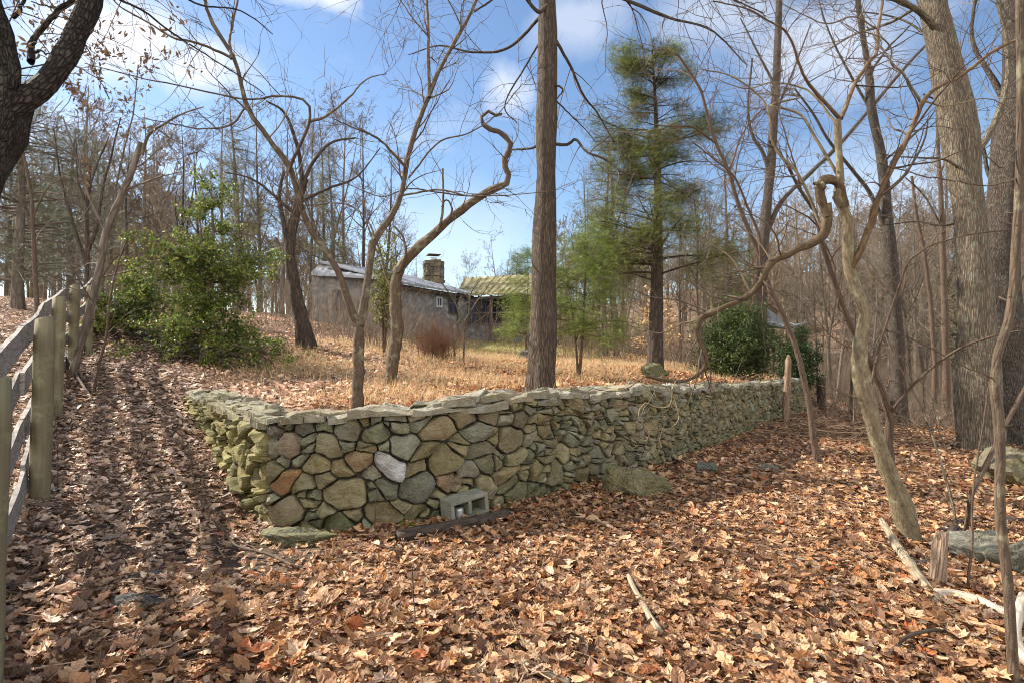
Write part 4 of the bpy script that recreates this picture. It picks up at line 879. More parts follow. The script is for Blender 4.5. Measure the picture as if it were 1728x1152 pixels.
def roof(name, e0, e1, r0, r1, mat, rib=.5, amp=.05):
    """sloping roof sheet with standing ribs running from ridge to eave"""
    L_ = np.linalg.norm(e1 - e0); nr = max(4, int(L_ / rib)); u = np.linspace(0, 1, nr * 4 + 1); a = Acc(); rows = []
    for t in np.linspace(0, 1, 7):
        p = (r0 * (1 - t) + e0 * t)[None] * (1 - u[:, None]) + (r1 * (1 - t) + e1 * t)[None] * u[:, None]
        p[:, 2] += np.where(np.arange(len(u)) % 4 == 0, amp, 0) + rng.normal(0, .012, len(u)); rows.append(p)
    V = np.stack(rows); k = len(u); V2 = V - [0, 0, .12]; id_ = np.arange(7 * k).reshape(7, k)
    Q = np.stack([id_[:-1, :-1], id_[1:, :-1], id_[1:, 1:], id_[:-1, 1:]], -1).reshape(-1, 4); QQ = Q[:, ::-1] + 7 * k
    E = np.stack([id_[-1, :-1], id_[-1, :-1] + 7 * k, id_[-1, 1:] + 7 * k, id_[-1, 1:]], -1); E2 = np.stack([id_[:-1, 0], id_[1:, 0], id_[1:, 0] + 7 * k, id_[:-1, 0] + 7 * k], -1); E3 = np.stack([id_[:-1, -1], id_[:-1, -1] + 7 * k, id_[1:, -1] + 7 * k, id_[1:, -1]], -1)
    a.add(np.vstack([V.reshape(-1, 3), V2.reshape(-1, 3)]), np.concatenate([Q, QQ, E, E2, E3])); return a.obj(name, mat, hs_, False)
roof('roof', v3(A0 + nA * .6 - [.4, .9], 4.62), v3(A1 + nA * .6, 4.62), v3(A0 - nA * 4.5 - [.4, .9], 5.95), v3(A1 - nA * 4.5, 6.05), M['metal'], .6)
roof('roof', v3(F0 + nF * .5, 5.0), v3(A0 + nF * .5, 4.8), v3(F0 - nF * 3.5, 5.9), v3(A0 - nF * 3.5, 5.8), M['metal'], .6, .03)
roof('roof', v3(A1 + nB * .5 - [.5, 0], 4.6), v3(B1 + nB * .8 + [.8, 0], 4.5), v3(A1 - nB * 5 - [3.0, 0], 6.2), v3(B1 - nB * 5 + [.8, 0], 6.4), M['mossroof'], .42, .08)
for (p0, p1, z) in ((A0, A1, 4.5), (A1 - nB * .0, B1, 4.4)):      # fascia boards under the eaves
    n_ = np.array([p1[1] - p0[1], -(p1[0] - p0[0])]); n_ /= np.linalg.norm(n_); prism('fascia', [v3(p0 + n_ * .42, z - .17), v3(p1 + n_ * .42, z - .17), v3(p1 + n_ * .42, z), v3(p0 + n_ * .42, z)], v3(-n_ * .05, 0), M['darkwood'])
ch = Acc(); c0 = at(731.5, 455, 39.5)
for zz in np.arange(5.4, 6.95, .22):
    for k in range(9):
        w = 1.08; e = [(-w / 2 + .2, -w / 2), (0, -w / 2), (w / 2 - .2, -w / 2), (w / 2, -.2), (w / 2, .2), (-w / 2, -.2), (-w / 2, .2), (-.2, w / 2), (.3, w / 2)][k]
        box(ch, (c0[0] + e[0] * .86 + rng.normal(0, .02), c0[1] + e[1] * .86 + rng.normal(0, .02), zz + rng.normal(0, .02)), (.44, .44, .24), rng.normal(0, .1) + .35, STONE[rng.integers(0, 12)] * rng.uniform(.3, .65) * [.95, .95, 1.05], jit=.02)
box(ch, (c0[0], c0[1], 6.2), (.95, .95, 1.5), .35, (.25, .24, .2)); cho = ch.obj('chimney', M['rock'], hs_, False)
a = Acc(); tubes(a, np.array([[c0[0], c0[1], 6.9 + k * .13] for k in range(4)]), np.full(4, .24), 14, cap=True); fl = a.obj('flue', M['whitepaint'], cho)
a = Acc(); box(a, (c0[0], c0[1], 7.48), (.85, .85, .06), .35); a.obj('chimney_cap', M['darkwood'], cho)
def pane(p0, p1, t0, t1, z0, z1, frame, name='window', nrm=nA, bars=1):
    q = lambda t, z, o: v3(p0 * (1 - t) + p1 * t + nrm * o, z)
    w = prism(name, [q(t0, z0, .02), q(t1, z0, .02), q(t1, z1, .02), q(t0, z1, .02)], v3(-nrm * .1, 0), M['screen'])
    a = Acc(); fw = .09 / np.linalg.norm(p1 - p0)
    segs = [(t0 - fw, t0, z0, z1), (t1, t1 + fw, z0, z1), (t0 - fw, t1 + fw, z0 - .09, z0), (t0 - fw, t1 + fw, z1, z1 + .09)]
    for i in range(bars): tm = t0 + (t1 - t0) * (i + 1) / (bars + 1); segs.append((tm - fw / 4, tm + fw / 4, z0, z1))
    for (a0, a1, b0, b1) in segs:
        p = np.array([q(a0, b0, .05), q(a1, b0, .05), q(a1, b1, .05), q(a0, b1, .05)]); V = np.vstack([p, p - v3(nrm * .09, 0)]); a.add(V, [[0, 1, 2, 3], [7, 6, 5, 4], [0, 4, 5, 1], [1, 5, 6, 2], [2, 6, 7, 3], [3, 7, 4, 0]])
    a.obj('window_frame', frame, w, False); return w
pane(A0, A1, .50, .56, 3.65, 4.1, M['whitepaint']); pane(A0, A1, .68, .80, 3.3, 4.1, M['darkwood']); pane(F0, A0, .25, .4, 3.2, 4.1, M['darkwood'], nrm=nF)
nBB = nB
for i in range(7):                                               # porch posts and rails
    t = i / 6; p = A1 * (1 - t) + B1 * t + nB * .12; a = Acc(); box(a, v3(p, 3.5), (.14, .14, 2.0), .5); a.obj('porch_post', M['bark_grey'] if i in (2, 4) else M['darkwood'], hs_, False)
a = Acc(); mid = (A1 + B1) / 2 + nB * .16; ang = math.atan2(B1[1] - A1[1], B1[0] - A1[0]); box(a, v3(mid, 3.35), (5.2, .07, .08), ang); box(a, v3(mid, 2.6), (5.3, .3, .12), ang); a.obj('porch_rail', M['bark_grey'], hs_, False)
st = Acc(); s0 = A1 * .78 + B1 * .22 + nB * .3; du = (B1 - A1) / np.linalg.norm(B1 - A1)
for k in range(7): box(st, v3(s0 + nB * (.2 + k * .3) - du * .12 * k, 1.2 + (2.4 - k * .22 - 1.2) / 2), (1.3, .3, 2.4 - k * .22 - 1.2 + .2), ang, (.8, .8, .7))
st.obj('porch_steps', M['stucco'], hs_, False)
for sd_ in (-1, 1):
    a = Acc(); p0 = s0 + du * .7 * sd_ + nB * .1; p1 = p0 + nB * 2.2 - du * .9
    tubes(a, np.linspace(v3(p0, 3.4), v3(p1, 1.95), 6), np.full(6, .035), 6, cap=True)
    for t in (0, .5, 1): q = p0 * (1 - t) + p1 * t; tubes(a, np.linspace(v3(q, 1.1), v3(q, 3.4 - 1.45 * t), 4), np.full(4, .03), 6, cap=True)
    a.obj('handrail', M['bark_grey'], hs_)
dp = Acc(); tubes(dp, np.linspace(v3(A0 * .2 + A1 * .8 + nA * .1, 1.2), v3(A0 * .2 + A1 * .8 + nA * .1, 4.4), 4), np.full(4, .05), 8); dp.obj('downpipe', M['darkwood'], hs_)

# ------------------------------------------------------------------ pagoda roofed shelter beyond the dark evergreen
c0 = at(1287, 553, 24.); gb = empty('garden_shelter', (c0[0], c0[1], gz(c0[0], c0[1]))); tag(gb, 'small garden shelter whose upswept grey pagoda roof shows above the dark evergreen bush', 'garden shelter')
a = Acc(); k = 24; rows = []
for t in np.linspace(0, 1, 9):
    r_ = .08 + 1.35 * t ** 1.0; z = 3.05 - .95 * (1 - (1 - t) ** 2.2); ring = []
    for s in range(k):
        an = s / k * 2 * pi + .35; sq = 1 / max(abs(cos(an - .35)), abs(sin(an - .35))); ring.append((c0[0] + r_ * sq * .85 * cos(an), c0[1] + r_ * sq * .85 * sin(an), z + .22 * (t ** 3) * (sq - 1) / .414))
    rows.append(ring)
V = np.array(rows).reshape(-1, 3); id_ = np.arange(9 * k).reshape(9, k); Q = np.stack([id_[:-1], id_[1:], np.roll(id_[1:], -1, 1), np.roll(id_[:-1], -1, 1)], -1).reshape(-1, 4)
Vb = V - [0, 0, .07]; E = np.stack([id_[-1], id_[-1] + 9 * k, np.roll(id_[-1], -1) + 9 * k, np.roll(id_[-1], -1)], -1); a.add(np.vstack([V, Vb]), np.concatenate([Q, Q[:, ::-1] + 9 * k, E]), [[id_[0, i], id_[0, (i + 1) % k], id_[0, 0]] for i in range(1, k - 1)])
a.obj('roof', plain_mat('lead_grey_shingle', (.09, .095, .10), (.20, .20, .20), 12, .9, .6, .02), gb, False)
for sx, sy in ((-1, -1), (1, -1), (1, 1), (-1, 1)):
    a = Acc(); p = (c0[0] + sx * .8, c0[1] + sy * .8); tubes(a, np.linspace((*p, gz(*p) - .1), (*p, 2.2), 4), np.full(4, .07), 10); a.obj('post', M['bark_grey'], gb)
c0 = on(1395, 662); fr = Acc(); w = .42
for (dx, dz, sx_, sz) in ((-.5, .5, .05, 1.), (.5, .5, .05, 1.), (0, 0, 1.05, .05), (0, 1, 1.05, .05)): box(fr, (c0[0] + dx * w, c0[1], c0[2] + .02 + dz * w), (sx_ * w if sx_ > .9 else .035, .035, sz * w if sz > .9 else .035))
tag(fr.obj('metal_frame', M['whitepaint'], None, False), 'small pale square frame standing past the far end of the stone wall', 'frame')
# squared timbers edging the lane beyond the brush
for (x0, y0, x1, y1, d0, lab) in ((1525, 688, 1650, 706, 21., 'long pale timber lying beyond the brush, upper of the two by the thin trunks'), (1535, 700, 1600, 712, 19., 'shorter pale timber lying in front of the long one by the thin trunks')):
    p0, p1 = on(x0, y0, 10, 60), on(x1, y1, 10, 60); p0[2] += .06; p1[2] += .06; a = Acc(); tubes(a, np.linspace(p0, p1, 8), np.full(8, .11), 6, .03, cap=True); tag(a.obj('timber', M['dead_wood']), lab, 'timber')

# ------------------------------------------------------------------ things lying in front of the wall
# hollow concrete block with a can in it
cb = on(800, 872); M['concrete'] = plain_mat('mossy_concrete', (.13, .13, .095), (.27, .265, .205), 9, .95, .7, .01)
_u = sv(772, 850)[0]; _x, _y = along(FACE_M, aM, _u - .15, .1); _x2, _y2 = along(FACE_M, aM, _u + .15, .1); Bx = Acc(); ang = math.atan2(_y2 - _y, _x2 - _x) + .15; Rz = np.array([[cos(ang), -sin(ang), 0], [sin(ang), cos(ang), 0], [0, 0, 1]]); tl = radians(5); Rx = np.array([[cos(tl), 0, -sin(tl)], [0, 1, 0], [sin(tl), 0, cos(tl)]]); Rc = Rz @ Rx
W_, H_, D_ = .40, .195, .195; t_ = .035; _u = sv(772, 850)[0]; _x, _y = along(FACE_M, aM, _u, .16); _x2, _y2 = along(FACE_M, aM, _u + .2, .16); c0 = np.array([_x, _y, gz(_x, _y) + H_ / 2 + .03])
def loc(v): return c0 + Rc @ np.array(v)
for c_, s_ in (((0, 0, H_ / 2 - t_ / 2), (W_, D_, t_)), ((0, 0, -H_ / 2 + t_ / 2), (W_, D_, t_)), ((-W_ / 2 + t_ / 2, 0, 0), (t_, D_ - .004, H_ - 2 * t_)), ((W_ / 2 - t_ / 2, 0, 0), (t_, D_ - .004, H_ - 2 * t_)), ((0, 0, 0), (t_, D_ - .004, H_ - 2 * t_))):
    box(Bx, loc(c_), s_, R=Rc, jit=.0012)
bo = Bx.obj('concrete_block', M['concrete'], None, False); tag(bo, 'hollow two-cell concrete block lying on its side against the foot of the stone wall', 'concrete block')
md = bo.modifiers.new('edge', 'BEVEL'); md.width = .006; md.segments = 2
a = Acc(); pc = loc((-.085, -.03, -.045)); tubes(a, np.linspace(pc - [0, 0, .035], pc + [0, 0, .055], 5), np.array([.038, .042, .041, .042, .039]), 18, cap=True); tag(a.obj('tin_can', plain_mat('dull_tin', (.35, .36, .36), (.6, .6, .6), 20, .4, .1, .01, (1, 1, 1), .6)), 'small grey tin can sitting inside the concrete block', 'can')
rock('rock', tuple(at(762, 812, 5.35) - [0, 0, 0]), (.22, .16, .12), 'pinkish tan stone resting on top of the concrete block', col=(.34, .26, .19), seed=41)
def log(pts, r0, r1, mat, name, label, cat='log', sides=14, rough=.06, n=16, lift=.02, px=True, par=None, dz=0):
    P = []
    for q in pts:
        if px: p = on(q[0], q[1]); p = p + [0, 0, lift + (q[2] if len(q) > 2 else 0)]
        else: p = np.array(q, float)
        P.append(p)
    c = catmull(P, n); a = Acc(); tubes(a, c, np.linspace(r0, r1, n), sides, rough, cap=True); o = a.obj(name, M[mat], par); return tag(o, label, cat)
log([(672, 918), (730, 903), (790, 892), (858, 876)], .058, .05, 'bark_dark', 'old_timber', 'dark rotting squared timber lying in the leaves in front of the concrete block', 'timber', 6, .05, lift=.045)
ms = Acc()
for px, py, s in ((648, 884, .05), (663, 886, .045), (680, 888, .03), (656, 880, .04), (690, 889, .03)):
    p = on(px, py); k = 500; dd = norm(rng.normal(size=(k, 3))) * [1, .9, .75]; C = p + dd * s * rng.uniform(.7, 1.05, (k, 1)) + [0, 0, .02]; cards(ms, C, frames(dd + rng.normal(size=(k, 3)) * .5), rng.uniform(.01, .022, k), np.array([[-.3, -.5, 0], [.3, -.5, 0], [0, .6, .1]]), None, [[0, 1, 2]], np.array([(.22, .33, .03)]) * rng.uniform(.5, 1.3, (k, 1)))
tag(ms.obj('moss_cushion', M['needles'], None, False), 'bright green moss cushion at the near end of the rotting timber', 'moss')
log([(1060, 985), (1072, 1010), (1090, 1045), (1112, 1082)], .016, .022, 'dead_wood', 'stick', 'bare weathered stick lying alone in the open leaves, pale yellow with a grey tip', 'stick', 8, .1, lift=.05)
log([(875, 1125), (905, 1142), (960, 1165)], .02, .018, 'dead_wood', 'stick', 'short brown stick at the very bottom of the picture below the weathered stick', 'stick', 8, .08, lift=.03)
log([(1488, 905, .12), (1510, 935, .08), (1545, 980, .03), (1585, 1026)], .028, .04, 'dead_wood', 'branch_log', 'split greyish bleached log slanting down beside the crooked trunk foot', 'log', 10, .12)
log([(1578, 1012), (1610, 1012), (1650, 1024), (1705, 1052)], .03, .03, 'white_wood', 'branch_log', 'white bleached curved branch on the leaves below the broken stump', 'branch', 10, .08, lift=.04)
log([(1482, 985), (1510, 972), (1545, 965), (1580, 948), (1598, 925), (1612, 905, .05)], .035, .05, 'bark_dark', 'branch_log', 'dark curved limb lying behind the split bleached log', 'log', 12, .08)
log([(1575, 905), (1620, 885), (1680, 880), (1725, 885)], .03, .04, 'bark_dark', 'branch_log', 'dark straight limb lying farther back behind the pale flat rock', 'log', 10, .08)
p = on(1578, 990); a = Acc(); q = np.linspace(p - [0, 0, .05], p + [.06, .02, .36], 9); tubes(a, q, np.linspace(.05, .036, 9), 14, .12, cap=True); a.V[0][a.V[0][:, 2] > p[2] + .33] += rng.normal(0, .012, (int((a.V[0][:, 2] > p[2] + .33).sum()), 3)); tag(a.obj('stump', bark_mat('stump_wood', (.2, .13, .09), (.48, .34, .24), 50, .06), None, False), 'short broken pinkish stump tilted beside the white bleached branch', 'stump')
p = on(1325, 716); a = Acc(); tp = at(1331, 598, p[1]); q = np.linspace(p - [0, 0, .05], tp, 12); tubes(a, q, np.append(np.linspace(.085, .08, 11), .03), 10, .06, cap=True); tag(a.obj('wooden_stake', bark_mat('stake_wood', (.22, .14, .09), (.45, .31, .2), 40, .06)), 'pointed reddish wooden stake standing up against the far part of the wall', 'stake')
p = on(1386, 690); a = Acc(); q = np.linspace(p - [0, 0, .1], at(1386, 636, p[1]), 6); tubes(a, q, np.full(6, .13), 8, .08, cap=True); tag(a.obj('post', M['bark_dark']), 'short dark post at the far end of the stone wall', 'post')
log([(320, 752, .02), (323, 800, .05), (340, 862, .06), (375, 905, .03), (402, 938, .05), (450, 948, .04), (503, 968, .02)], .005, .010, 'bark_smooth', 'fallen_branch', 'long thin forked grey branch lying on the path beside the wall corner', 'branch', 6, .0, 30)
log([(110, 895, .02), (200, 900, .02), (260, 905, .03), (310, 920, .02), (380, 935, .04)], .007, .009, 'bark_dark', 'fallen_branch', 'thin dark stick lying across the path from the fence', 'stick', 6, 0, 20)
log([(105, 620, .3), (128, 645, .1), (160, 680, 0), (185, 690, 0)], .02, .01, 'bark_grey', 'fallen_branch', 'grey branch fallen against the fence and pointing onto the path', 'branch', 8, .05)
log([(180, 1012, .02), (215, 1038, .04), (245, 1062, .03)], .008, .006, 'bark_red', 'fallen_branch', 'short reddish twig lying by the flat dark slab', 'twig', 6, 0)
log([(260, 1150, .02), (330, 1118, .03), (430, 1115, .03), (450, 1120, .02)], .008, .006, 'bark_dark', 'fallen_branch', 'dark twig among the leaves at the bottom left of the open ground', 'twig', 6, 0)
log([(1500, 1118, .02), (1530, 1098, .05), (1570, 1088, .05), (1595, 1078, .02)], .012, .008, 'bark_dark', 'fallen_branch', 'dark twig lying in leaves left of the kinked stem', 'twig', 6, 0)
log([(1728, 1040, .1), (1712, 1085, .06), (1722, 1125, .05), (1745, 1150, .05)], .028, .03, 'white_wood', 'fallen_branch', 'pale bluish white branch cut by the picture edge at the foot of the kinked stem', 'branch', 10, .05)
log([(640, 930, .02), (700, 945, .02), (708, 950, .01)], .006, .004, 'bark_dark', 'fallen_branch', 'short dark twig lying below the rotting timber', 'twig', 6, 0)
for (pts, lab) in [([(1440, 1010, 0), (1700, 760, .5), (1728, 700, 1.0)], None)]: pass
a = Acc(); c = catmull([at(1640, 830, 4.6), at(1668, 775, 4.7), at(1700, 710, 4.8), at(1760, 600, 4.9)], 20); c = np.vstack([on(1628, 905)[None], c]); tubes(a, c, np.linspace(.02, .014, 21), 8, .03); tag(a.obj('leaning_branch', M['bark_red']), 'pinkish bare pole leaning across the lower part of the big paired trunks', 'branch')
a = Acc(); b0 = on(1618, 905); c = catmull([b0, at(1600, 820, 5.4), at(1560, 700, 5.6), at(1505, 590, 5.8), at(1460, 480, 6.0)], 24); tubes(a, c, np.linspace(.014, .006, 24), 7); tag(a.obj('leaning_branch', M['bark_pale']), 'long thin pale pole slanting up leftward behind the crooked trunk', 'branch')
# ------------------------------------------------------------------ leafy trees and shrubs
NEEDLE = (np.array([[-.5, -.10, 0], [0, -.17, .02], [.5, 0, -.05], [0, .17, .02], [-.5, .1, 0]]), [[0, 1, 3, 4]], [[1, 2, 3]])
FROND = (np.array([[-.5, 0, 0], [-.1, -.05, 0], [.5, -.02, -.08], [.5, .02, -.08], [-.1, .05, 0], [-.25, -.25, 0], [.1, -.22, -.03], [-.25, .25, 0], [.1, .22, -.03], [.15, -.03, 0], [.15, .03, 0], [.35, -.18, -.05], [.35, .18, -.05]]),
         [[0, 1, 4, 0][:4]] and [[1, 9, 10, 4], [9, 2, 3, 10]], [[0, 1, 4], [0, 5, 1], [1, 6, 9], [0, 4, 7], [4, 10, 8], [9, 11, 2], [10, 3, 12]])
_n = [(-.5, 0, 0, .0)] ; _V = []; _T = []
for _k in range(9):                                             # a spray of narrow needles either side of a twig
    _x = -.45 + _k * .105; _s = 1 if _k % 2 else -1; _l = .26 * (1 - .4 * abs(_k - 4) / 4); b_ = len(_V)
    _V += [(_x, 0, 0), (_x + .05, 0, 0), (_x + .16, _s * _l, -.04 + .02 * (_k % 3))]; _T.append([b_, b_ + 1, b_ + 2])
_V += [(-.5, -.012, 0), (.5, 0, -.03), (-.5, .012, 0)]; _T.append([27, 28, 29])
SPRAY = (np.array(_V), None, _T)
HOLLY = (np.array([[0, -.5, 0], [.24, -.1, .09], [.2, .25, .07], [0, .5, -.03], [-.2, .25, .07], [-.24, -.1, .09]]), [[0, 1, 2, 3], [0, 3, 4, 5]], None)
def leafy(name, label, base, H, prof, nb, elev, card, csize, ncard, pal, tr=.1, trunk='bark_dark', mat='needles', z0=.1, n2=7, droop=-.06, stems=1, lean=(0, 0), group=None, cat='tree', clump=.0, up2=0., flatn=.7, straight=False, t2=.45, sub=0, partname='foliage'):
    base = np.array(base, float); root = empty(name, base); tag(root, label, cat, group)
    S = []
    for s in range(stems):
        k = 16; t = np.linspace(0, 1, k); off = rng.normal(0, 1, (3, 2)); w = .02 * H
        sp = (0 if stems == 1 else .22 * prof(.4)) * np.array([cos(s * 2.4), sin(s * 2.4)])
        P = np.stack([base[0] + lean[0] * t + w * np.sin(t * 4 + off[0, 0]) * t + sp[0] * t, base[1] + lean[1] * t + w * np.sin(t * 5 + off[1, 0]) * t + sp[1] * t, base[2] - .06 + H * t * (1 if s == 0 else rng.uniform(.6, .95))], 1)
        S.append((P, tr * (1 if s == 0 else .7) * (1 - .93 * t)))
    a = Acc(); 
    for P, R in S: tubes(a, P, R, 12, .04, (.3, .3, 5, 1.))
    a.obj('trunk', M[trunk], root)
    t = z0 + (1 - z0) * rng.uniform(0, 1, nb) ** .9; si = rng.integers(0, stems, nb); Pp = np.stack([p for p, _ in S]); Rr = np.stack([r for _, r in S])
    p, T, r = interp(Pp, Rr, si, np.minimum(t, .995)); az = rng.uniform(0, 2 * pi, nb); el = np.array([elev(x) for x in t]) + rng.normal(0, .12, nb)
    Lb = np.array([prof(x) for x in t]) * rng.uniform(.6, 1.12, nb); d = np.stack([np.cos(az) * np.cos(el), np.sin(az) * np.cos(el), np.sin(el)], 1)
    n = 9; B = np.zeros((nb, n, 3)); B[:, 0] = p
    for i in range(1, n): d = norm(d + rng.normal(size=d.shape) * .07 + [0, 0, droop]); B[:, i] = B[:, i - 1] + d * (Lb / (n - 1))[:, None]
    BR = np.minimum(r * .5, .012 * Lb + .004)[:, None] * np.linspace(1, .2, n)
    ba = Acc(); tubes(ba, B, BR, 4)
    Q1, R1 = spawn(B, BR, n2, ang=(35, 65), n=5, wig=.1, up=up2, rr=.5, tmin=.15, tmax=1., lr=t2, rmax=.006, flat=flatn); tubes(ba, Q1, R1, 3)
    if sub: Q2, R2 = spawn(Q1, R1, sub, ang=(35, 60), n=4, wig=.1, up=up2, lr=.55, tmin=.1, rfix=.002, flat=flatn); tubes(ba, Q2, R2, 3); Q1 = np.concatenate([Q2, Q1[:, [0, 1, 3, 4]]]); R1 = np.concatenate([R2, R1[:, [0, 1, 3, 4]]])
    ba.obj('branches', M[trunk], root)
    wl = np.linalg.norm(Q1[:, -1] - Q1[:, 0], axis=1) ** 1.3; wl = wl / wl.sum(); pid = rng.choice(len(Q1), ncard, p=wl)
    if clump: keepw = (vnoise(Q1[:, 0, :2] * 1.3 + Q1[:, 0, 2:3] * .9, 2.4, 17) > -clump); good = np.where(keepw)[0]; pid = rng.choice(good, ncard, p=wl[good] / wl[good].sum())
    tt = rng.uniform(.1, 1, ncard); C, T, _ = interp(Q1, R1, pid, tt)
    if straight: Z = norm(rng.normal(size=C.shape) * .45 + [0, 0, 1]); X = T + rng.normal(size=C.shape) * .5 + [0, 0, -.1]; Mx = frames(Z, X)
    else: Mx = frames(rng.normal(size=C.shape) + [0, 0, .6])
    C = C + rng.normal(size=C.shape) * csize[1] * .5
    col = np.asarray(pal)[rng.integers(0, len(pal), ncard)] * rng.uniform(.7, 1.3, (ncard, 1)) * (1 + .3 * rng.normal(size=(len(Q1), 1))[pid]).clip(.5, 1.6)
    la = Acc(); cards(la, C, Mx, rng.uniform(*csize, ncard), card[0], card[1], card[2], col); la.obj(partname, M[mat], root, False)
    return root
G1 = [(.15, .18, .045), (.21, .24, .06), (.10, .13, .035), (.28, .28, .085), (.08, .10, .03)]
HG = [(.10, .16, .025), (.15, .22, .035), (.07, .11, .02), (.22, .27, .05), (.28, .30, .07), (.20, .17, .05)]
leafy('holly_tree', 'bushy bright green holly tree standing alone between the path and the house', (-6.5, 12., gz(-6.5, 12.)), 4.0, lambda t: 2.0 * (1 - t) ** .7 * (.8 + .3 * sin(t * 15)) + .1, 105, lambda t: -.02 + t * .8, HOLLY, (.045, .08), 30000, HG, .09, 'bark_grey', 'holly', .08, 9, -.02, 3, clump=.7, flatn=.4, sub=3)
leafy('holly_shrub', 'low dark green holly shrub at the fence side of the bushy holly tree', tuple(on(222, 570, 8)), 1.5, lambda t: 1.0 * (1 - t) ** .5 + .1, 60, lambda t: .3 + t * .6, HOLLY, (.05, .09), 7000, HG, .03, 'bark_grey', 'holly', .1, 7, 0, 4, flatn=.2, sub=2, cat='shrub')
hb = tuple(on(1106, 628)); hd = hb[1]
leafy('hemlock_tree', 'tall sparse dark evergreen, its flat sprays standing against the sky right of the central trunk', hb, (628 - 85) / F * hd, lambda t: .75 + 2.2 * (1 - t) ** .75 * (.7 + .45 * sin(t * 21)), 130, lambda t: .30 - .1 * t, SPRAY, (.10, .19), 44000, G1, .19, 'bark_dark', 'needles', .28, 13, -.03, 1, clump=.15, straight=True, sub=5, flatn=.6, t2=.42)
yb = tuple(on(976, 640))
leafy('young_hemlock', 'young light green evergreen with two thin stems just right of the central trunk', yb, (640 - 375) / F * yb[1], lambda t: .3 + 1.15 * (1 - t) ** .6, 60, lambda t: .25, SPRAY, (.08, .16), 14000, [(.20, .27, .05), (.15, .2, .04), (.26, .32, .07), (.11, .15, .035)], .035, 'bark_red', 'needles', .28, 8, -.05, 2, clump=.3, straight=True, sub=2)
yb = tuple(on(884, 590, 12))
leafy('young_hemlock', 'light green feathery evergreen half hidden behind the central trunk, before the porch', (yb[0], 22., gz(yb[0], 22.)), 4.2, lambda t: .3 + 1.4 * (1 - t) ** .6, 70, lambda t: .25, SPRAY, (.10, .19), 12000, [(.20, .27, .05), (.26, .32, .07), (.13, .17, .04)], .05, 'bark_red', 'needles', .2, 8, -.05, 1, clump=.3, straight=True, sub=2)
db = tuple(on(1262, 646, 8))
leafy('evergreen_bush', 'dense dark green evergreen bush beneath the pagoda roofed shelter', (db[0], db[1] + .9, db[2]), 2.0, lambda t: 1.45 * (1 - t ** 3) ** .5 + .1, 150, lambda t: .3 + t, NEEDLE, (.05, .10), 24000, [(.05, .09, .02), (.08, .13, .03), (.035, .06, .02), (.13, .16, .04)], .06, 'bark_dark', 'needles', .03, 9, .02, 4, flatn=.2, sub=3, cat='bush')
db2 = at(1345, 640, db[1] + 3)
leafy('evergreen_bush', 'darker evergreen bush behind the reddish stem, beside the pagoda roofed shelter', (db2[0], db2[1], gz(db2[0], db2[1])), 1.7, lambda t: .8 * (1 - t ** 3) ** .5 + .1, 80, lambda t: .3 + t, NEEDLE, (.06, .11), 9000, [(.035, .06, .02), (.05, .08, .025)], .06, 'bark_dark', 'needles', .03, 8, .02, 3, flatn=.2, sub=2, cat='bush')
pb = [(398, 30., 150, 13, (.18, .17, .06), 'tall golden green pine standing behind the bushy holly, left of the leaning dark trunk', 2.3), (560, 34., 235, 10, (.17, .17, .07), 'thin yellowish pine rising between the arms of the V tree', 1.7),
      (30, 17., 120, 9, (.12, .14, .08), 'big drooping dark pine at the picture edge behind the fence', 3.2), (120, 22., 210, 9, (.12, .145, .08), 'drooping dark pine beyond the fan of dark stems', 3.0), 
      (1020, 24., 235, 10, (.16, .17, .06), 'olive pine with ragged crown between the young evergreen and tall dark one', 2.2), (1225, 30., 240, 9, (.13, .15, .05), 'olive pine behind the arching limb', 2.2), (1620, 42., 440, 8, (.06, .085, .03), 'dark spreading evergreen beyond the lane left of the massive pale trunk', 5.0), (1500, 50., 420, 8, (.08, .1, .04), 'shadowy evergreen far behind the crooked yellowish trunk', 4.0), (870, 44., 425, 6, (.10, .12, .05), 'evergreen rising behind the mossy roof', 2.2), (1345, 55., 470, 8, (.13, .13, .05), 'small olive evergreen on the far wooded slope', 3.)]
for px, d0, py, hh, c_, lab, rad in pb:
    x = (px - 864) / F * d0; z = gz(x, d0); H = EYE - (py - 576) / F * d0 - z
    leafy('pine_tree', lab, (x, d0, z), H, lambda t, r_=rad: .3 + r_ * (1 - t) ** .6 * (.8 + .3 * sin(t * 19)), 130, lambda t: .15, SPRAY, (.16, .32) if d0 < 40 else (.35, .6), 6500, [c_, tuple(v * 1.5 for v in c_), tuple(v * .6 for v in c_)], .17, 'bark_grey', 'needles', .12, 10, -.05, 1, clump=.3, straight=True, sub=2, flatn=.4, t2=.55)
bs = tuple(on(648, 600, 9))
leafy('leafy_shrub', 'narrow yellow green half-leafy shrub between the two bare terrace trees', bs, 2.9, lambda t: .25 + .5 * sin(min(1, t + .1) * 2.6), 60, lambda t: 1.0, HOLLY, (.06, .1), 1700, [(.22, .24, .06), (.15, .17, .05), (.3, .27, .1)], .03, 'bark_red', 'litter', .25, 6, .03, 5, flatn=.1, sub=2, cat='shrub', partname='leaves')
leafy('beech_sapling', 'young beech with pale tan leaves still on, right of the tall dark evergreen', (4.6, 18., gz(4.6, 18.)), 3.0, lambda t: .3 + 1.0 * (1 - t), 40, lambda t: .3, (TM[5][0], TM[5][1], TM[5][2]), (.07, .12), 600, [(.6, .42, .22), (.5, .34, .18)], .03, 'bark_grey', 'litter', .2, 6, -.02, 1, flatn=.3, sub=2, cat='sapling', partname='leaves')
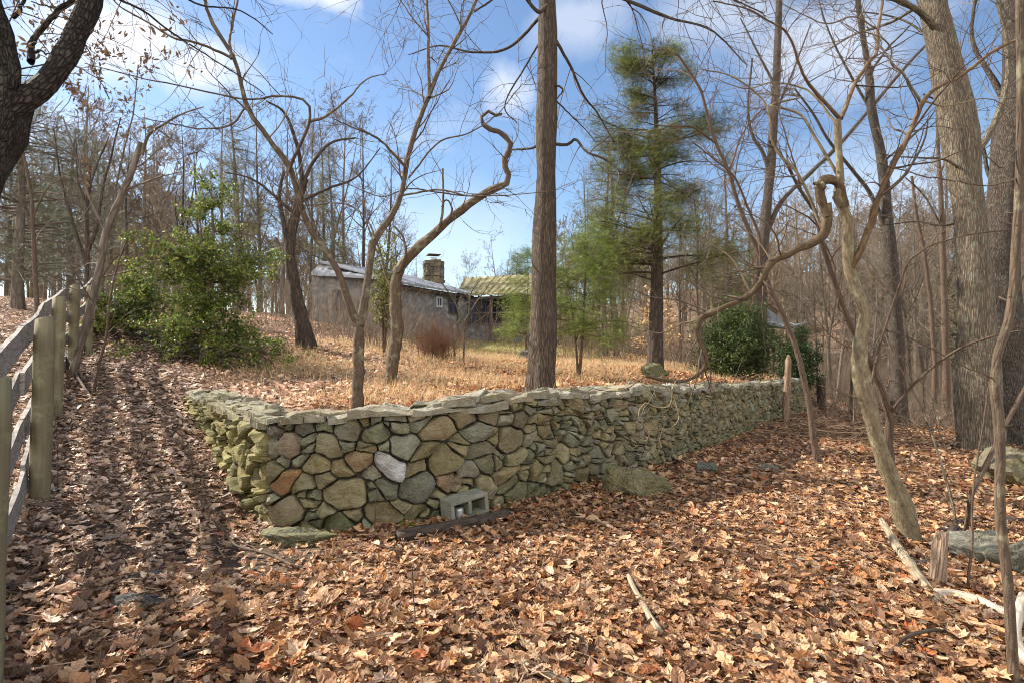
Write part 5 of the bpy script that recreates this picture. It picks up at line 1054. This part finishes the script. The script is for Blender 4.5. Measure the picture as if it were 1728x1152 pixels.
# twiggy domed shrubs and thickets
def thicket(acc, cx, cy, rx, ry, n, hmin, hmax, arch, r0=.006, col=(1, 1, 1), kids=4, sub=3, root=None):
    if root is None: x = cx + rng.normal(0, .5, n) * rx; y = cy + rng.normal(0, .5, n) * ry
    else: x = cx + rng.normal(0, root, n); y = cy + rng.normal(0, root, n)
    z = ground(x, y); az = rng.uniform(0, 2 * pi, n); h = rng.uniform(hmin, hmax, n); L0 = rng.uniform(.02, 1, n) * arch; k = 8; P = np.zeros((n, k, 3)); P[:, 0] = np.stack([x, y, z - .02], 1)
    for i in range(1, k):
        a = L0 * (.35 + .9 * i / k); dd = np.stack([np.sin(a) * np.cos(az), np.sin(a) * np.sin(az), np.cos(a)], 1) + rng.normal(size=(n, 3)) * .10; P[:, i] = P[:, i - 1] + norm(dd) * (h / (k - 1))[:, None]
    R = r0 * rng.uniform(.6, 1.3, n)[:, None] * np.linspace(1, .3, k); cc = (np.array(col) * .5 + .5) * rng.uniform(.6, 1.5, (n, 1)); tubes(acc, P, R, 3, col=cc)
    if kids:
        P1, R1 = spawn(P, R, kids, ang=(20, 55), lr=.4, n=5, wig=.14, tmin=.2, rr=.6, up=.05); c1 = np.repeat(cc, kids, 0); tubes(acc, P1, R1, 3, col=c1)
        if sub: P2, R2 = spawn(P1, R1, sub, ang=(25, 55), lr=.5, n=4, wig=.15, tmin=.1, rr=.7); tubes(acc, P2, R2, 3, col=np.repeat(c1, sub, 0))
bs = on(735, 606, 9)
a = Acc(); thicket(a, bs[0], bs[1], 1, 1, 230, .75, 1.3, 1.5, .0055, (2.3, 1.35, .95), 6, 3, root=.2); o = a.obj('twiggy_shrub', M['twig'], None); tag(o, 'domed reddish brown twiggy shrub without leaves in front of the grey house', 'shrub')
bs = at(850, 560, 31.); a = Acc(); thicket(a, bs[0], bs[1], 1, 1, 90, .9, 1.5, 1., .012, (.8, .55, .45), 5, 3, root=.5); tag(a.obj('twiggy_shrub', M['twig'], None), 'dark reddish bare shrub beside the porch steps', 'shrub')
for (cx, cy, rx, ry, n, h0, h1, arch, col, kids, sb, r0) in [(-5.2, 27, 1.6, 1.2, 70, 1.4, 3.6, .9, (1.1, 1., .88), 5, 3, .010), (17, 36, 7, 4, 230, 1.5, 4.5, 1.1, (1.35, 1.25, 1.08), 5, 3, .016), (30, 46, 9, 5, 260, 2, 6, 1.1, (1.35, 1.25, 1.08), 5, 3, .02), (8, 40, 7, 4, 300, 1.5, 4.2, 1.1, (1.4, 1.25, 1.05), 5, 3, .018), (21, 30, 5, 4, 150, 1.5, 4.5, .7, (1.1, 1., .9), 5, 3, .012), (-6.4, 25, 2.0, 1.5, 110, 1.0, 2.6, 1.2, (1.2, 1., .88), 5, 2, .009), (-3.2, 24, 1.4, 1.5, 45, .6, 1.4, 1.2, (1.2, 1., .88), 4, 2, .008), (-4.2, 17.5, 2.2, 2.2, 230, .8, 2.2, 1.1, (1.1, .95, .85), 4, 2, .007), (-7, 22, 3.5, 3, 260, 1., 2.6, 1., (1.15, 1.0, .88), 4, 2, .009), (3.2, 22, 4, 3, 280, .7, 2., 1., (1.5, 1.3, 1.), 4, 2, .008), (8, 24, 4, 4, 300, .8, 2.4, 1., (1.5, 1.25, 1.), 4, 2, .009),
        (12.5, 19, 3, 3, 260, .6, 2.2, 1.2, (1.15, 1.05, .9), 4, 2, .008), (10.5, 15, 2.2, 1.8, 220, .4, 1.3, 1.5, (1.1, .95, .8), 4, 2, .007), (18, 24, 4, 4, 300, .8, 2.8, 1., (1.4, 1.15, 1.), 4, 2, .01), (14, 32, 7, 5, 420, 1., 3.4, .9, (1.5, 1.2, 1.), 4, 2, .012), (26, 38, 9, 7, 420, 1.2, 4, .9, (1.5, 1.25, 1.05), 4, 2, .014),
        (-13, 20, 4, 4, 300, .8, 2.4, 1.1, (1.1, .8, .75), 4, 2, .009), (-9.5, 7.5, 1.6, 2.6, 160, .4, 1.2, 1.2, (1., .75, .7), 4, 2, .006), (4, 36, 6, 4, 380, 1., 3.6, .9, (1.6, 1.25, 1.05), 4, 2, .013), (-16, 32, 8, 6, 320, 1., 3.2, 1., (1.1, .9, .85), 4, 2, .012)]:
    a = Acc(); thicket(a, cx, cy, rx, ry, n, h0, h1, arch, r0, col, kids, sb); tag(a.obj('undergrowth', M['twig_grey'], None), 'tangle of bare brown bramble stems', 'undergrowth', kind='stuff')
a = Acc(); n = 150; bp = on(1430, 738, 6); X = bp[0] + rng.normal(0, .9, n); Y = bp[1] + rng.normal(0, .9, n); Z = ground(X, Y) + rng.uniform(.02, .3, n); az = rng.normal(.4, .7, n); Ls = rng.uniform(.4, 1.6, n); t = np.linspace(-.5, .5, 6)
P = np.stack([X, Y, Z], 1)[:, None] + t[None, :, None] * Ls[:, None, None] * np.stack([np.cos(az), np.sin(az) * .6, rng.normal(0, .14, n)], 1)[:, None] + rng.normal(size=(n, 6, 3)) * .025; P[:, :, 2] = np.maximum(P[:, :, 2], ground(P[:, :, 0].ravel(), P[:, :, 1].ravel()).reshape(n, 6) + .02)
tubes(a, P, rng.uniform(.005, .018, n)[:, None] * np.linspace(1, .4, 6), 4, col=np.array([(1.3, 1.05, .85)]) * rng.uniform(.6, 1.5, (n, 1))); tag(a.obj('brush_pile', M['twig_grey'], None), 'heap of dead sticks lying past the far end of the wall', 'brush pile', kind='stuff')
# twigs strewn in the litter
a = Acc(); n = 900; x, y = sample_band(1.8, 9, 14); n = len(x); q = np.stack([x, y], 1); s, ov = sdist(q); k = ~((s > -.1) & (s < .5)); x, y = x[k], y[k]; n = len(x); az = rng.uniform(0, pi, n); Ls = rng.uniform(.05, .4, n); t = np.linspace(-.5, .5, 5)
P = np.zeros((n, 5, 3)); P[:, :, 0] = x[:, None] + t * (Ls * np.cos(az))[:, None]; P[:, :, 1] = y[:, None] + t * (Ls * np.sin(az))[:, None]; P[:, :, :2] += rng.normal(size=(n, 5, 2)) * .008; P[:, :, 2] = ground(P[:, :, 0].ravel(), P[:, :, 1].ravel()).reshape(n, 5) + rng.uniform(.02, .065, n)[:, None] + t * rng.normal(0, .03, n)[:, None]
tubes(a, P, rng.uniform(.0015, .0045, n)[:, None] * np.linspace(1, .5, 5), 4, col=np.array([(1.5, 1.25, 1.05)]) * rng.uniform(.4, 1.8, (n, 1))); tag(a.obj('fallen_twigs', M['twig_grey'], None), 'small twigs strewn through the fallen leaves', 'twigs', kind='stuff')
# ------------------------------------------------------------------ bare woodland behind
def bare_template(seed, H=14., fork=False, dens=1., lvl4=True, r0=.16, wide=1., lo=.3, kd=6, rm=.010):
    global rng
    keep = rng; rng = np.random.default_rng(seed); k = 16; t = np.linspace(0, 1, k); P = np.stack([.25 * np.sin(t * 5 + seed) * t, .25 * np.cos(t * 4 + seed * 2) * t - .25 * t, H * t], 1)[None]; R = (r0 * (1 - .9 * t))[None]
    if fork:
        q = P[0].copy(); i0 = 5; d_ = np.cumsum(np.ones(k - i0)) / (k - i0); q2 = q.copy(); q2[i0:, 0] += 1.9 * d_; q2[:i0] = q[:i0]; q[i0:, 0] -= 1.0 * d_; P = np.stack([q, q2 * [1, 1, .93]]); R = np.stack([R[0], R[0] * .85])
    tr = Acc(); tubes(tr, P, R, 8, .04)
    cr = Acc(); n = max(1, len(P)); B, BR = spawn(P, R, int(20 * dens / n), ang=(30, 62), lr=.30 * wide, n=8, wig=.09, up=.06, rr=.5, tmin=lo, tmax=.97, tip=.3); tubes(tr, B, BR, 5)
    C, CR = spawn(B, BR, int(6 * dens), ang=(28, 60), lr=.48, n=6, wig=.12, up=.05, rr=.6, tmin=.15); tubes(cr, C, CR, 3)
    D, DR = spawn(C, CR, kd, ang=(28, 60), lr=.55, n=4 if rm > .01 else 5, wig=.14, up=.04, rr=.65, tmin=.1); DR = np.maximum(DR, rm); tubes(cr, D, DR, 3)
    if lvl4: E, ER = spawn(D, DR, 3, ang=(28, 60), lr=.55, n=3, wig=.15, rfix=.008, tmin=.1); tubes(cr, E, ER, 3)
    rng = keep; return tr, cr
TP = []
for i, kw in enumerate([dict(), dict(fork=True), dict(dens=.8, wide=.8, lo=.45), dict(dens=1.1, wide=1.2, lo=.25), dict(fork=True, dens=1.2, wide=.9), dict(dens=.7, wide=.7, lo=.5, r0=.12), dict(r0=.2, wide=1.1, lo=.35)]): TP.append(bare_template(50 + i, **kw))
PROTO = {}
def bare(ti, base, H, rz, label, group, bark='bark_grey', fat=1.):
    key = (ti, bark); root = empty('woodland_tree', base); tag(root, label, 'tree', group); root.rotation_euler = (rng.normal(0, .03), rng.normal(0, .03), rz); s = H / 14.; root.scale = (s * fat, s * fat, s)
    if key not in PROTO:
        t_, c_ = TP[ti]; tm = t_.obj('trunk', M[bark], None, origin=(0, 0, 0)); cm = c_.obj('crown', M['twig_grey'], None, origin=(0, 0, 0)); tm.parent = root; cm.parent = root; PROTO[key] = (tm, cm)
    else:
        for src in PROTO[key]: c = src.copy(); c.parent = root; COL.objects.link(c)
    return root
def put(px, d0, py, ti, label, group, bark='bark_grey', fat=1., rz=None):
    x = (px - 864) / F * d0; z = gz(x, d0); H = EYE - (py - 576) / F * d0 - z; return bare(ti, (x, d0, z - .1), H, rng.uniform(0, 6.28) if rz is None else rz, label, group, bark, fat * .8)
ORD = 'first second third fourth fifth sixth seventh eighth ninth tenth eleventh twelfth thirteenth fourteenth fifteenth sixteenth seventeenth eighteenth nineteenth twentieth'.split()
L1 = [(672, 47, 330), (640, 52, 262), (612, 44, 205), (585, 40, 178), (548, 50, 188), (520, 38, 160), (474, 46, 205), (440, 36, 172), (408, 52, 215), (372, 42, 178), (338, 50, 225), (300, 34, 205), (262, 44, 250), (215, 32, 215), (170, 38, 240), (120, 30, 200), (75, 36, 225), (20, 28, 180), (-60, 30, 160), (-150, 26, 150)]
for i, (px, d0, py) in enumerate(L1): put(px, d0, py, i % 7, 'bare grey tree in the woods behind the house, %s leftward from the chimney' % ORD[i], 'bare trees in the woods behind the house', ('bark_grey', 'bark_old', 'bark_dark')[i % 3], 1.15)
L2 = [(982, 34, 285), (1012, 26, 330), (1052, 38, 300), (1148, 30, 330), (1190, 36, 290), (1232, 44, 345), (1270, 32, 330), (1350, 40, 330), (1402, 30, 280), (1440, 46, 330), (1500, 28, 300), (1548, 36, 335), (1585, 32, 270), (1630, 44, 345), (1676, 30, 240), (1722, 36, 300), (1790, 32, 250), (1860, 30, 220)]
for i, (px, d0, py) in enumerate(L2): put(px, d0, py, (i * 3 + 1) % 7, 'bare brown tree on the wooded slope, %s rightward from the central trunk' % ORD[i], 'bare trees on the wooded slope', ('bark_old', 'bark_grey', 'bark_pale')[i % 3], 1.05)
put(788, 62, 432, 3, 'small round-crowned bare tree peeping over the roof right of the chimney', None, fat=1.1); put(846, 56, 400, 1, 'spreading bare tree standing up behind the mossy roof', None, fat=1.1); put(704, 58, 425, 2, 'thin bare tree just left of the chimney', None, fat=.9)
L3 = [(1352, 24, 470), (1378, 20, 430), (1412, 26, 400), (1436, 18, 455), (1468, 22, 410), (1540, 24, 380), (1560, 20, 440), (1622, 25, 400), (1650, 20, 350), (1700, 22, 330), (1735, 19, 380)]
for i, (px, d0, py) in enumerate(L3): put(px, d0, py, (i * 2 + 3) % 7, 'slim bare young tree in the brush past the wall, %s rightward from the pointed stake' % ORD[i], 'slim young trees in the brush past the wall', ('bark_grey', 'bark_old')[i % 2], 1.2)
# taller individual trunks nearer than the slope
hero('tall_tree', 'tall straight brown trunk with flaking bark behind the arching limb, forking high up', 'tree', (at(1285, 640, 22.)[0], 22., gz(at(1285, 640, 22.)[0], 22.)), [
    ([(1284, 640), (1284, 520), (1288, 420), (1294, 340), (1300, 290), (1306, 200), (1312, 90), (1316, 0), (1320, -100)], 22., 21, 8, dict(wob=.05)), ([(1300, 300), (1288, 260), (1270, 230), (1262, 180), (1268, 100)], 22., 8, 3), ([(1292, 400), (1320, 340), (1370, 290), (1420, 240), (1480, 170), (1540, 100), (1590, 50)], 22., 9, 4), ([(1306, 200), (1340, 120), (1370, 40)], 22., 5, 2), ([(1310, 150), (1280, 90), (1250, 30)], 22., 5, 2)], 'bark_old', 'twig_grey', TW(1.6, 1.8, 2., 2.), sides=14)
hero('tall_tree', 'brown trunk right of the crooked yellowish one, curving over leftward near its top', 'tree', tuple(on(1518, 706, 8)), [
    ([(1520, 712), (1516, 640), (1510, 540), (1500, 420), (1492, 340), (1482, 260), (1466, 190), (1462, 120), (1450, 50), (1440, -40)], 15.5, 24, 8, dict(wob=.04)), ([(1500, 400), (1470, 330), (1440, 290), (1400, 240), (1370, 190), (1340, 150)], 15.5, 8, 3), ([(1490, 330), (1530, 290), (1560, 240), (1570, 200)], 15.5, 6, 2), ([(1465, 180), (1430, 120), (1400, 60), (1380, 0)], 15.5, 5, 2), ([(1463, 130), (1500, 80), (1540, 40)], 15.5, 5, 2), ([(1484, 280), (1560, 210), (1600, 150)], 15.5, 4, 1.5)], 'bark_old', 'twig_grey', TW(1.4, 1.6, 2.2, 2.2), sides=14, flare=(.3, .3, 5, 1))
hero('tall_tree', 'slim reddish trunk standing between the brown trunk and the massive pale one', 'tree', tuple(on(1596, 706, 8)), [
    ([(1598, 712), (1596, 600), (1592, 480), (1588, 380), (1583, 280), (1578, 200)], 17., 13, 5, dict(wob=.04)), ([(1588, 380), (1560, 330), (1530, 300)], 17., 4, 2), ([(1584, 300), (1600, 250), (1590, 200)], 17., 4, 2)], 'bark_red', 'twig_grey', TW(1.4, 1.4, 2.2, 2.2), sides=10)
hero('tall_tree', 'thin reddish trunk close beside the brown trunk that curves leftward', 'tree', tuple(on(1572, 708, 8)), [
    ([(1573, 712), (1577, 620), (1570, 520), (1560, 430), (1548, 370), (1540, 300)], 18., 9, 4, dict(wob=.04)), ([(1560, 430), (1590, 380), (1600, 330)], 18., 3, 1.5)], 'bark_red', 'twig_grey', TW(1.4, 1.4, 2.2, 2.2), sides=8)
hero('tall_tree', 'thin dark stem right of the tall sparse evergreen, straight and unbranched low down', 'tree', tuple(on(1046, 600, 10)), [([(1042, 606), (1036, 520), (1030, 430), (1035, 330), (1030, 240)], 24., 11, 4, dict(wob=.04)), ([(1030, 420), (1050, 350), (1070, 300)], 24., 4, 2)], 'bark_grey', 'twig_grey', TW(1.4, 1.4, 2.2, 2.2), sides=8)
# the far wood as one mass
fw = Acc(); tr, cr = bare_template(90, dens=.85, lvl4=False, r0=.17, kd=8, rm=.018); V0 = np.vstack(tr.V + cr.V); nT = sum(len(v) for v in tr.V)
Q0 = np.concatenate(tr.Q + [q + nT for q in cr.Q])
tr2, cr2 = bare_template(91, dens=.85, lvl4=False, fork=True, r0=.15, kd=8, rm=.018, lo=.2); V1 = np.vstack(tr2.V + cr2.V); n1 = sum(len(v) for v in tr2.V); Q1_ = np.concatenate(tr2.Q + [q + n1 for q in cr2.Q])
cnt = 0
while cnt < 400:
    px = rng.uniform(-350, 2150); d0 = rng.uniform(40, 120) if px > 930 or px < 300 else rng.uniform(55, 120)
    if 655 < px < 915: continue
    if 540 < px < 960 and d0 > 80: continue
    x = (px - 864) / F * d0; z = gz(x, d0); H = rng.uniform(9, 16) * (1.1 if px < 600 else min(1., .55 + d0 / 110)); a = rng.uniform(0, 6.28); s = H / 14
    V, Q = ((V0, Q0), (V1, Q1_))[cnt % 2]; V = V @ np.array([[cos(a), sin(a), 0], [-sin(a), cos(a), 0], [0, 0, 1]]) * s * [1.25, 1.25, 1] + [x, d0, z - .2]
    fw.add(V, Q, None, np.array((1.08, 1.0, .86)) * rng.uniform(.75, 1.25)); cnt += 1
tag(fw.obj('far_woods', M['twig_grey'], None), 'far leafless woods massed on the slopes beyond', 'woods', kind='stuff')
# ------------------------------------------------------------------ light, sky, camera
SUN_AZ, SUN_EL = 68., 37.            # degrees left of the view, and up
sd = np.array([-sin(radians(SUN_AZ)) * cos(radians(SUN_EL)), cos(radians(SUN_AZ)) * cos(radians(SUN_EL)), sin(radians(SUN_EL))])
L = bpy.data.lights.new('sun', 'SUN'); L.energy = 5.0; L.angle = radians(.5); L.color = (1, .92, .80)
so = bpy.data.objects.new('sun', L); COL.objects.link(so)
from mathutils import Vector
so.rotation_euler = Vector(sd).to_track_quat('Z', 'Y').to_euler(); so.location = (-30, 10, 25)
W = bpy.data.worlds.new('World'); scene.world = W; W.use_nodes = True; nt = W.node_tree; nt.nodes.clear()
out = nt.nodes.new('ShaderNodeOutputWorld'); bg = nt.nodes.new('ShaderNodeBackground'); lk(nt, bg.outputs[0], out.inputs[0])
sky = N(nt, 'TexSky', sky_type='NISHITA', sun_disc=False, sun_elevation=radians(SUN_EL), sun_rotation=radians(-SUN_AZ), altitude=100., air_density=1.0, dust_density=.4, ozone_density=2.5)
tc = N(nt, 'TexCoord'); dirv = tc.outputs['Generated']
nz = N(nt, 'TexNoise', Scale=5., Detail=7., Roughness=.55); lk(nt, dirv, nz.inputs['Vector'])
sub = N(nt, 'VectorMath', operation='SUBTRACT'); lk(nt, nz.outputs['Color'], sub.inputs[0]); sub.inputs[1].default_value = (.5, .5, .5)
warp = N(nt, 'VectorMath', operation='MULTIPLY_ADD'); lk(nt, sub.outputs[0], warp.inputs[0]); warp.inputs[1].default_value = (.22, .22, .14); lk(nt, dirv, warp.inputs[2])
cl = None
for (px, py, rad, den) in [(550, 10, .055, .95), (350, 130, .085, .75), (190, 50, .125, .95), (880, 150, .075, .6), (1010, 40, .10, .4), (1380, 90, .14, .5), (1250, 20, .12, .4), (780, 410, .2, .3), (1480, 330, .2, .35), (100, 260, .16, .35)]:
    c = at(px, py, 1.) - np.array([0, 0, EYE]); c = c / np.linalg.norm(c)
    s = N(nt, 'VectorMath', operation='SUBTRACT'); lk(nt, warp.outputs[0], s.inputs[0]); s.inputs[1].default_value = c
    s2 = N(nt, 'VectorMath', operation='MULTIPLY'); lk(nt, s.outputs[0], s2.inputs[0]); s2.inputs[1].default_value = (1, 1, 1.7)
    l = N(nt, 'VectorMath', operation='LENGTH'); lk(nt, s2.outputs[0], l.inputs[0])
    v = mrange(nt, l.outputs['Value'], rad * .3, rad * 1.0, den, 0.)
    if cl is None: cl = v
    else:
        mx = N(nt, 'Math', operation='MAXIMUM'); lk(nt, cl, mx.inputs[0]); lk(nt, v, mx.inputs[1]); cl = mx.outputs[0]
wisp = mrange(nt, noise(nt, coords(nt, 'Generated', (1, 1, 2.5)), 3.2, 8, .6), .56, .8, 0, .35)
mx = N(nt, 'Math', operation='MAXIMUM'); lk(nt, cl, mx.inputs[0]); lk(nt, wisp, mx.inputs[1]); cl = mx.outputs[0]
hs = N(nt, 'HueSaturation', Saturation=1.03, Value=1.2); lk(nt, sky.outputs[0], hs.inputs['Color'])
sx = N(nt, 'SeparateXYZ'); lk(nt, dirv, sx.inputs[0])
fill_bank = N(nt, 'Math', operation='MULTIPLY'); lk(nt, mrange(nt, sx.outputs['Y'], -.05, -.45), fill_bank.inputs[0]); lk(nt, mrange(nt, nz.outputs['Fac'], .35, .6, .35, 1.), fill_bank.inputs[1])
skyc = mixc(nt, cl, hs.outputs[0], (7.4, 7.6, 8.0))
skyc = mixc(nt, fill_bank.outputs[0], skyc, (17., 16.4, 15.6))      # unseen bright cloud added behind the camera as fill for the shaded wall
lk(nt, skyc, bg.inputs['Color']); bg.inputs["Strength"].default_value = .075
cam = bpy.data.cameras.new('camera'); cam.lens = 20; cam.sensor_width = 36; cam.clip_end = 3000; cam.clip_start = .05
co_ = bpy.data.objects.new('camera', cam); COL.objects.link(co_); co_.location = (0, 0, EYE); co_.rotation_euler = (radians(90), 0, 0); scene.camera = co_
scene.view_settings.view_transform = 'Standard'; scene.view_settings.look = 'None'; scene.view_settings.exposure = 1.1
scene.cycles.max_bounces = 5; scene.cycles.diffuse_bounces = 3; scene.cycles.transmission_bounces = 2; scene.cycles.transparent_max_bounces = 4
scene.cycles.use_denoising = True; scene.cycles.pixel_filter_type = 'BLACKMAN_HARRIS'; scene.cycles.filter_width = 1.05
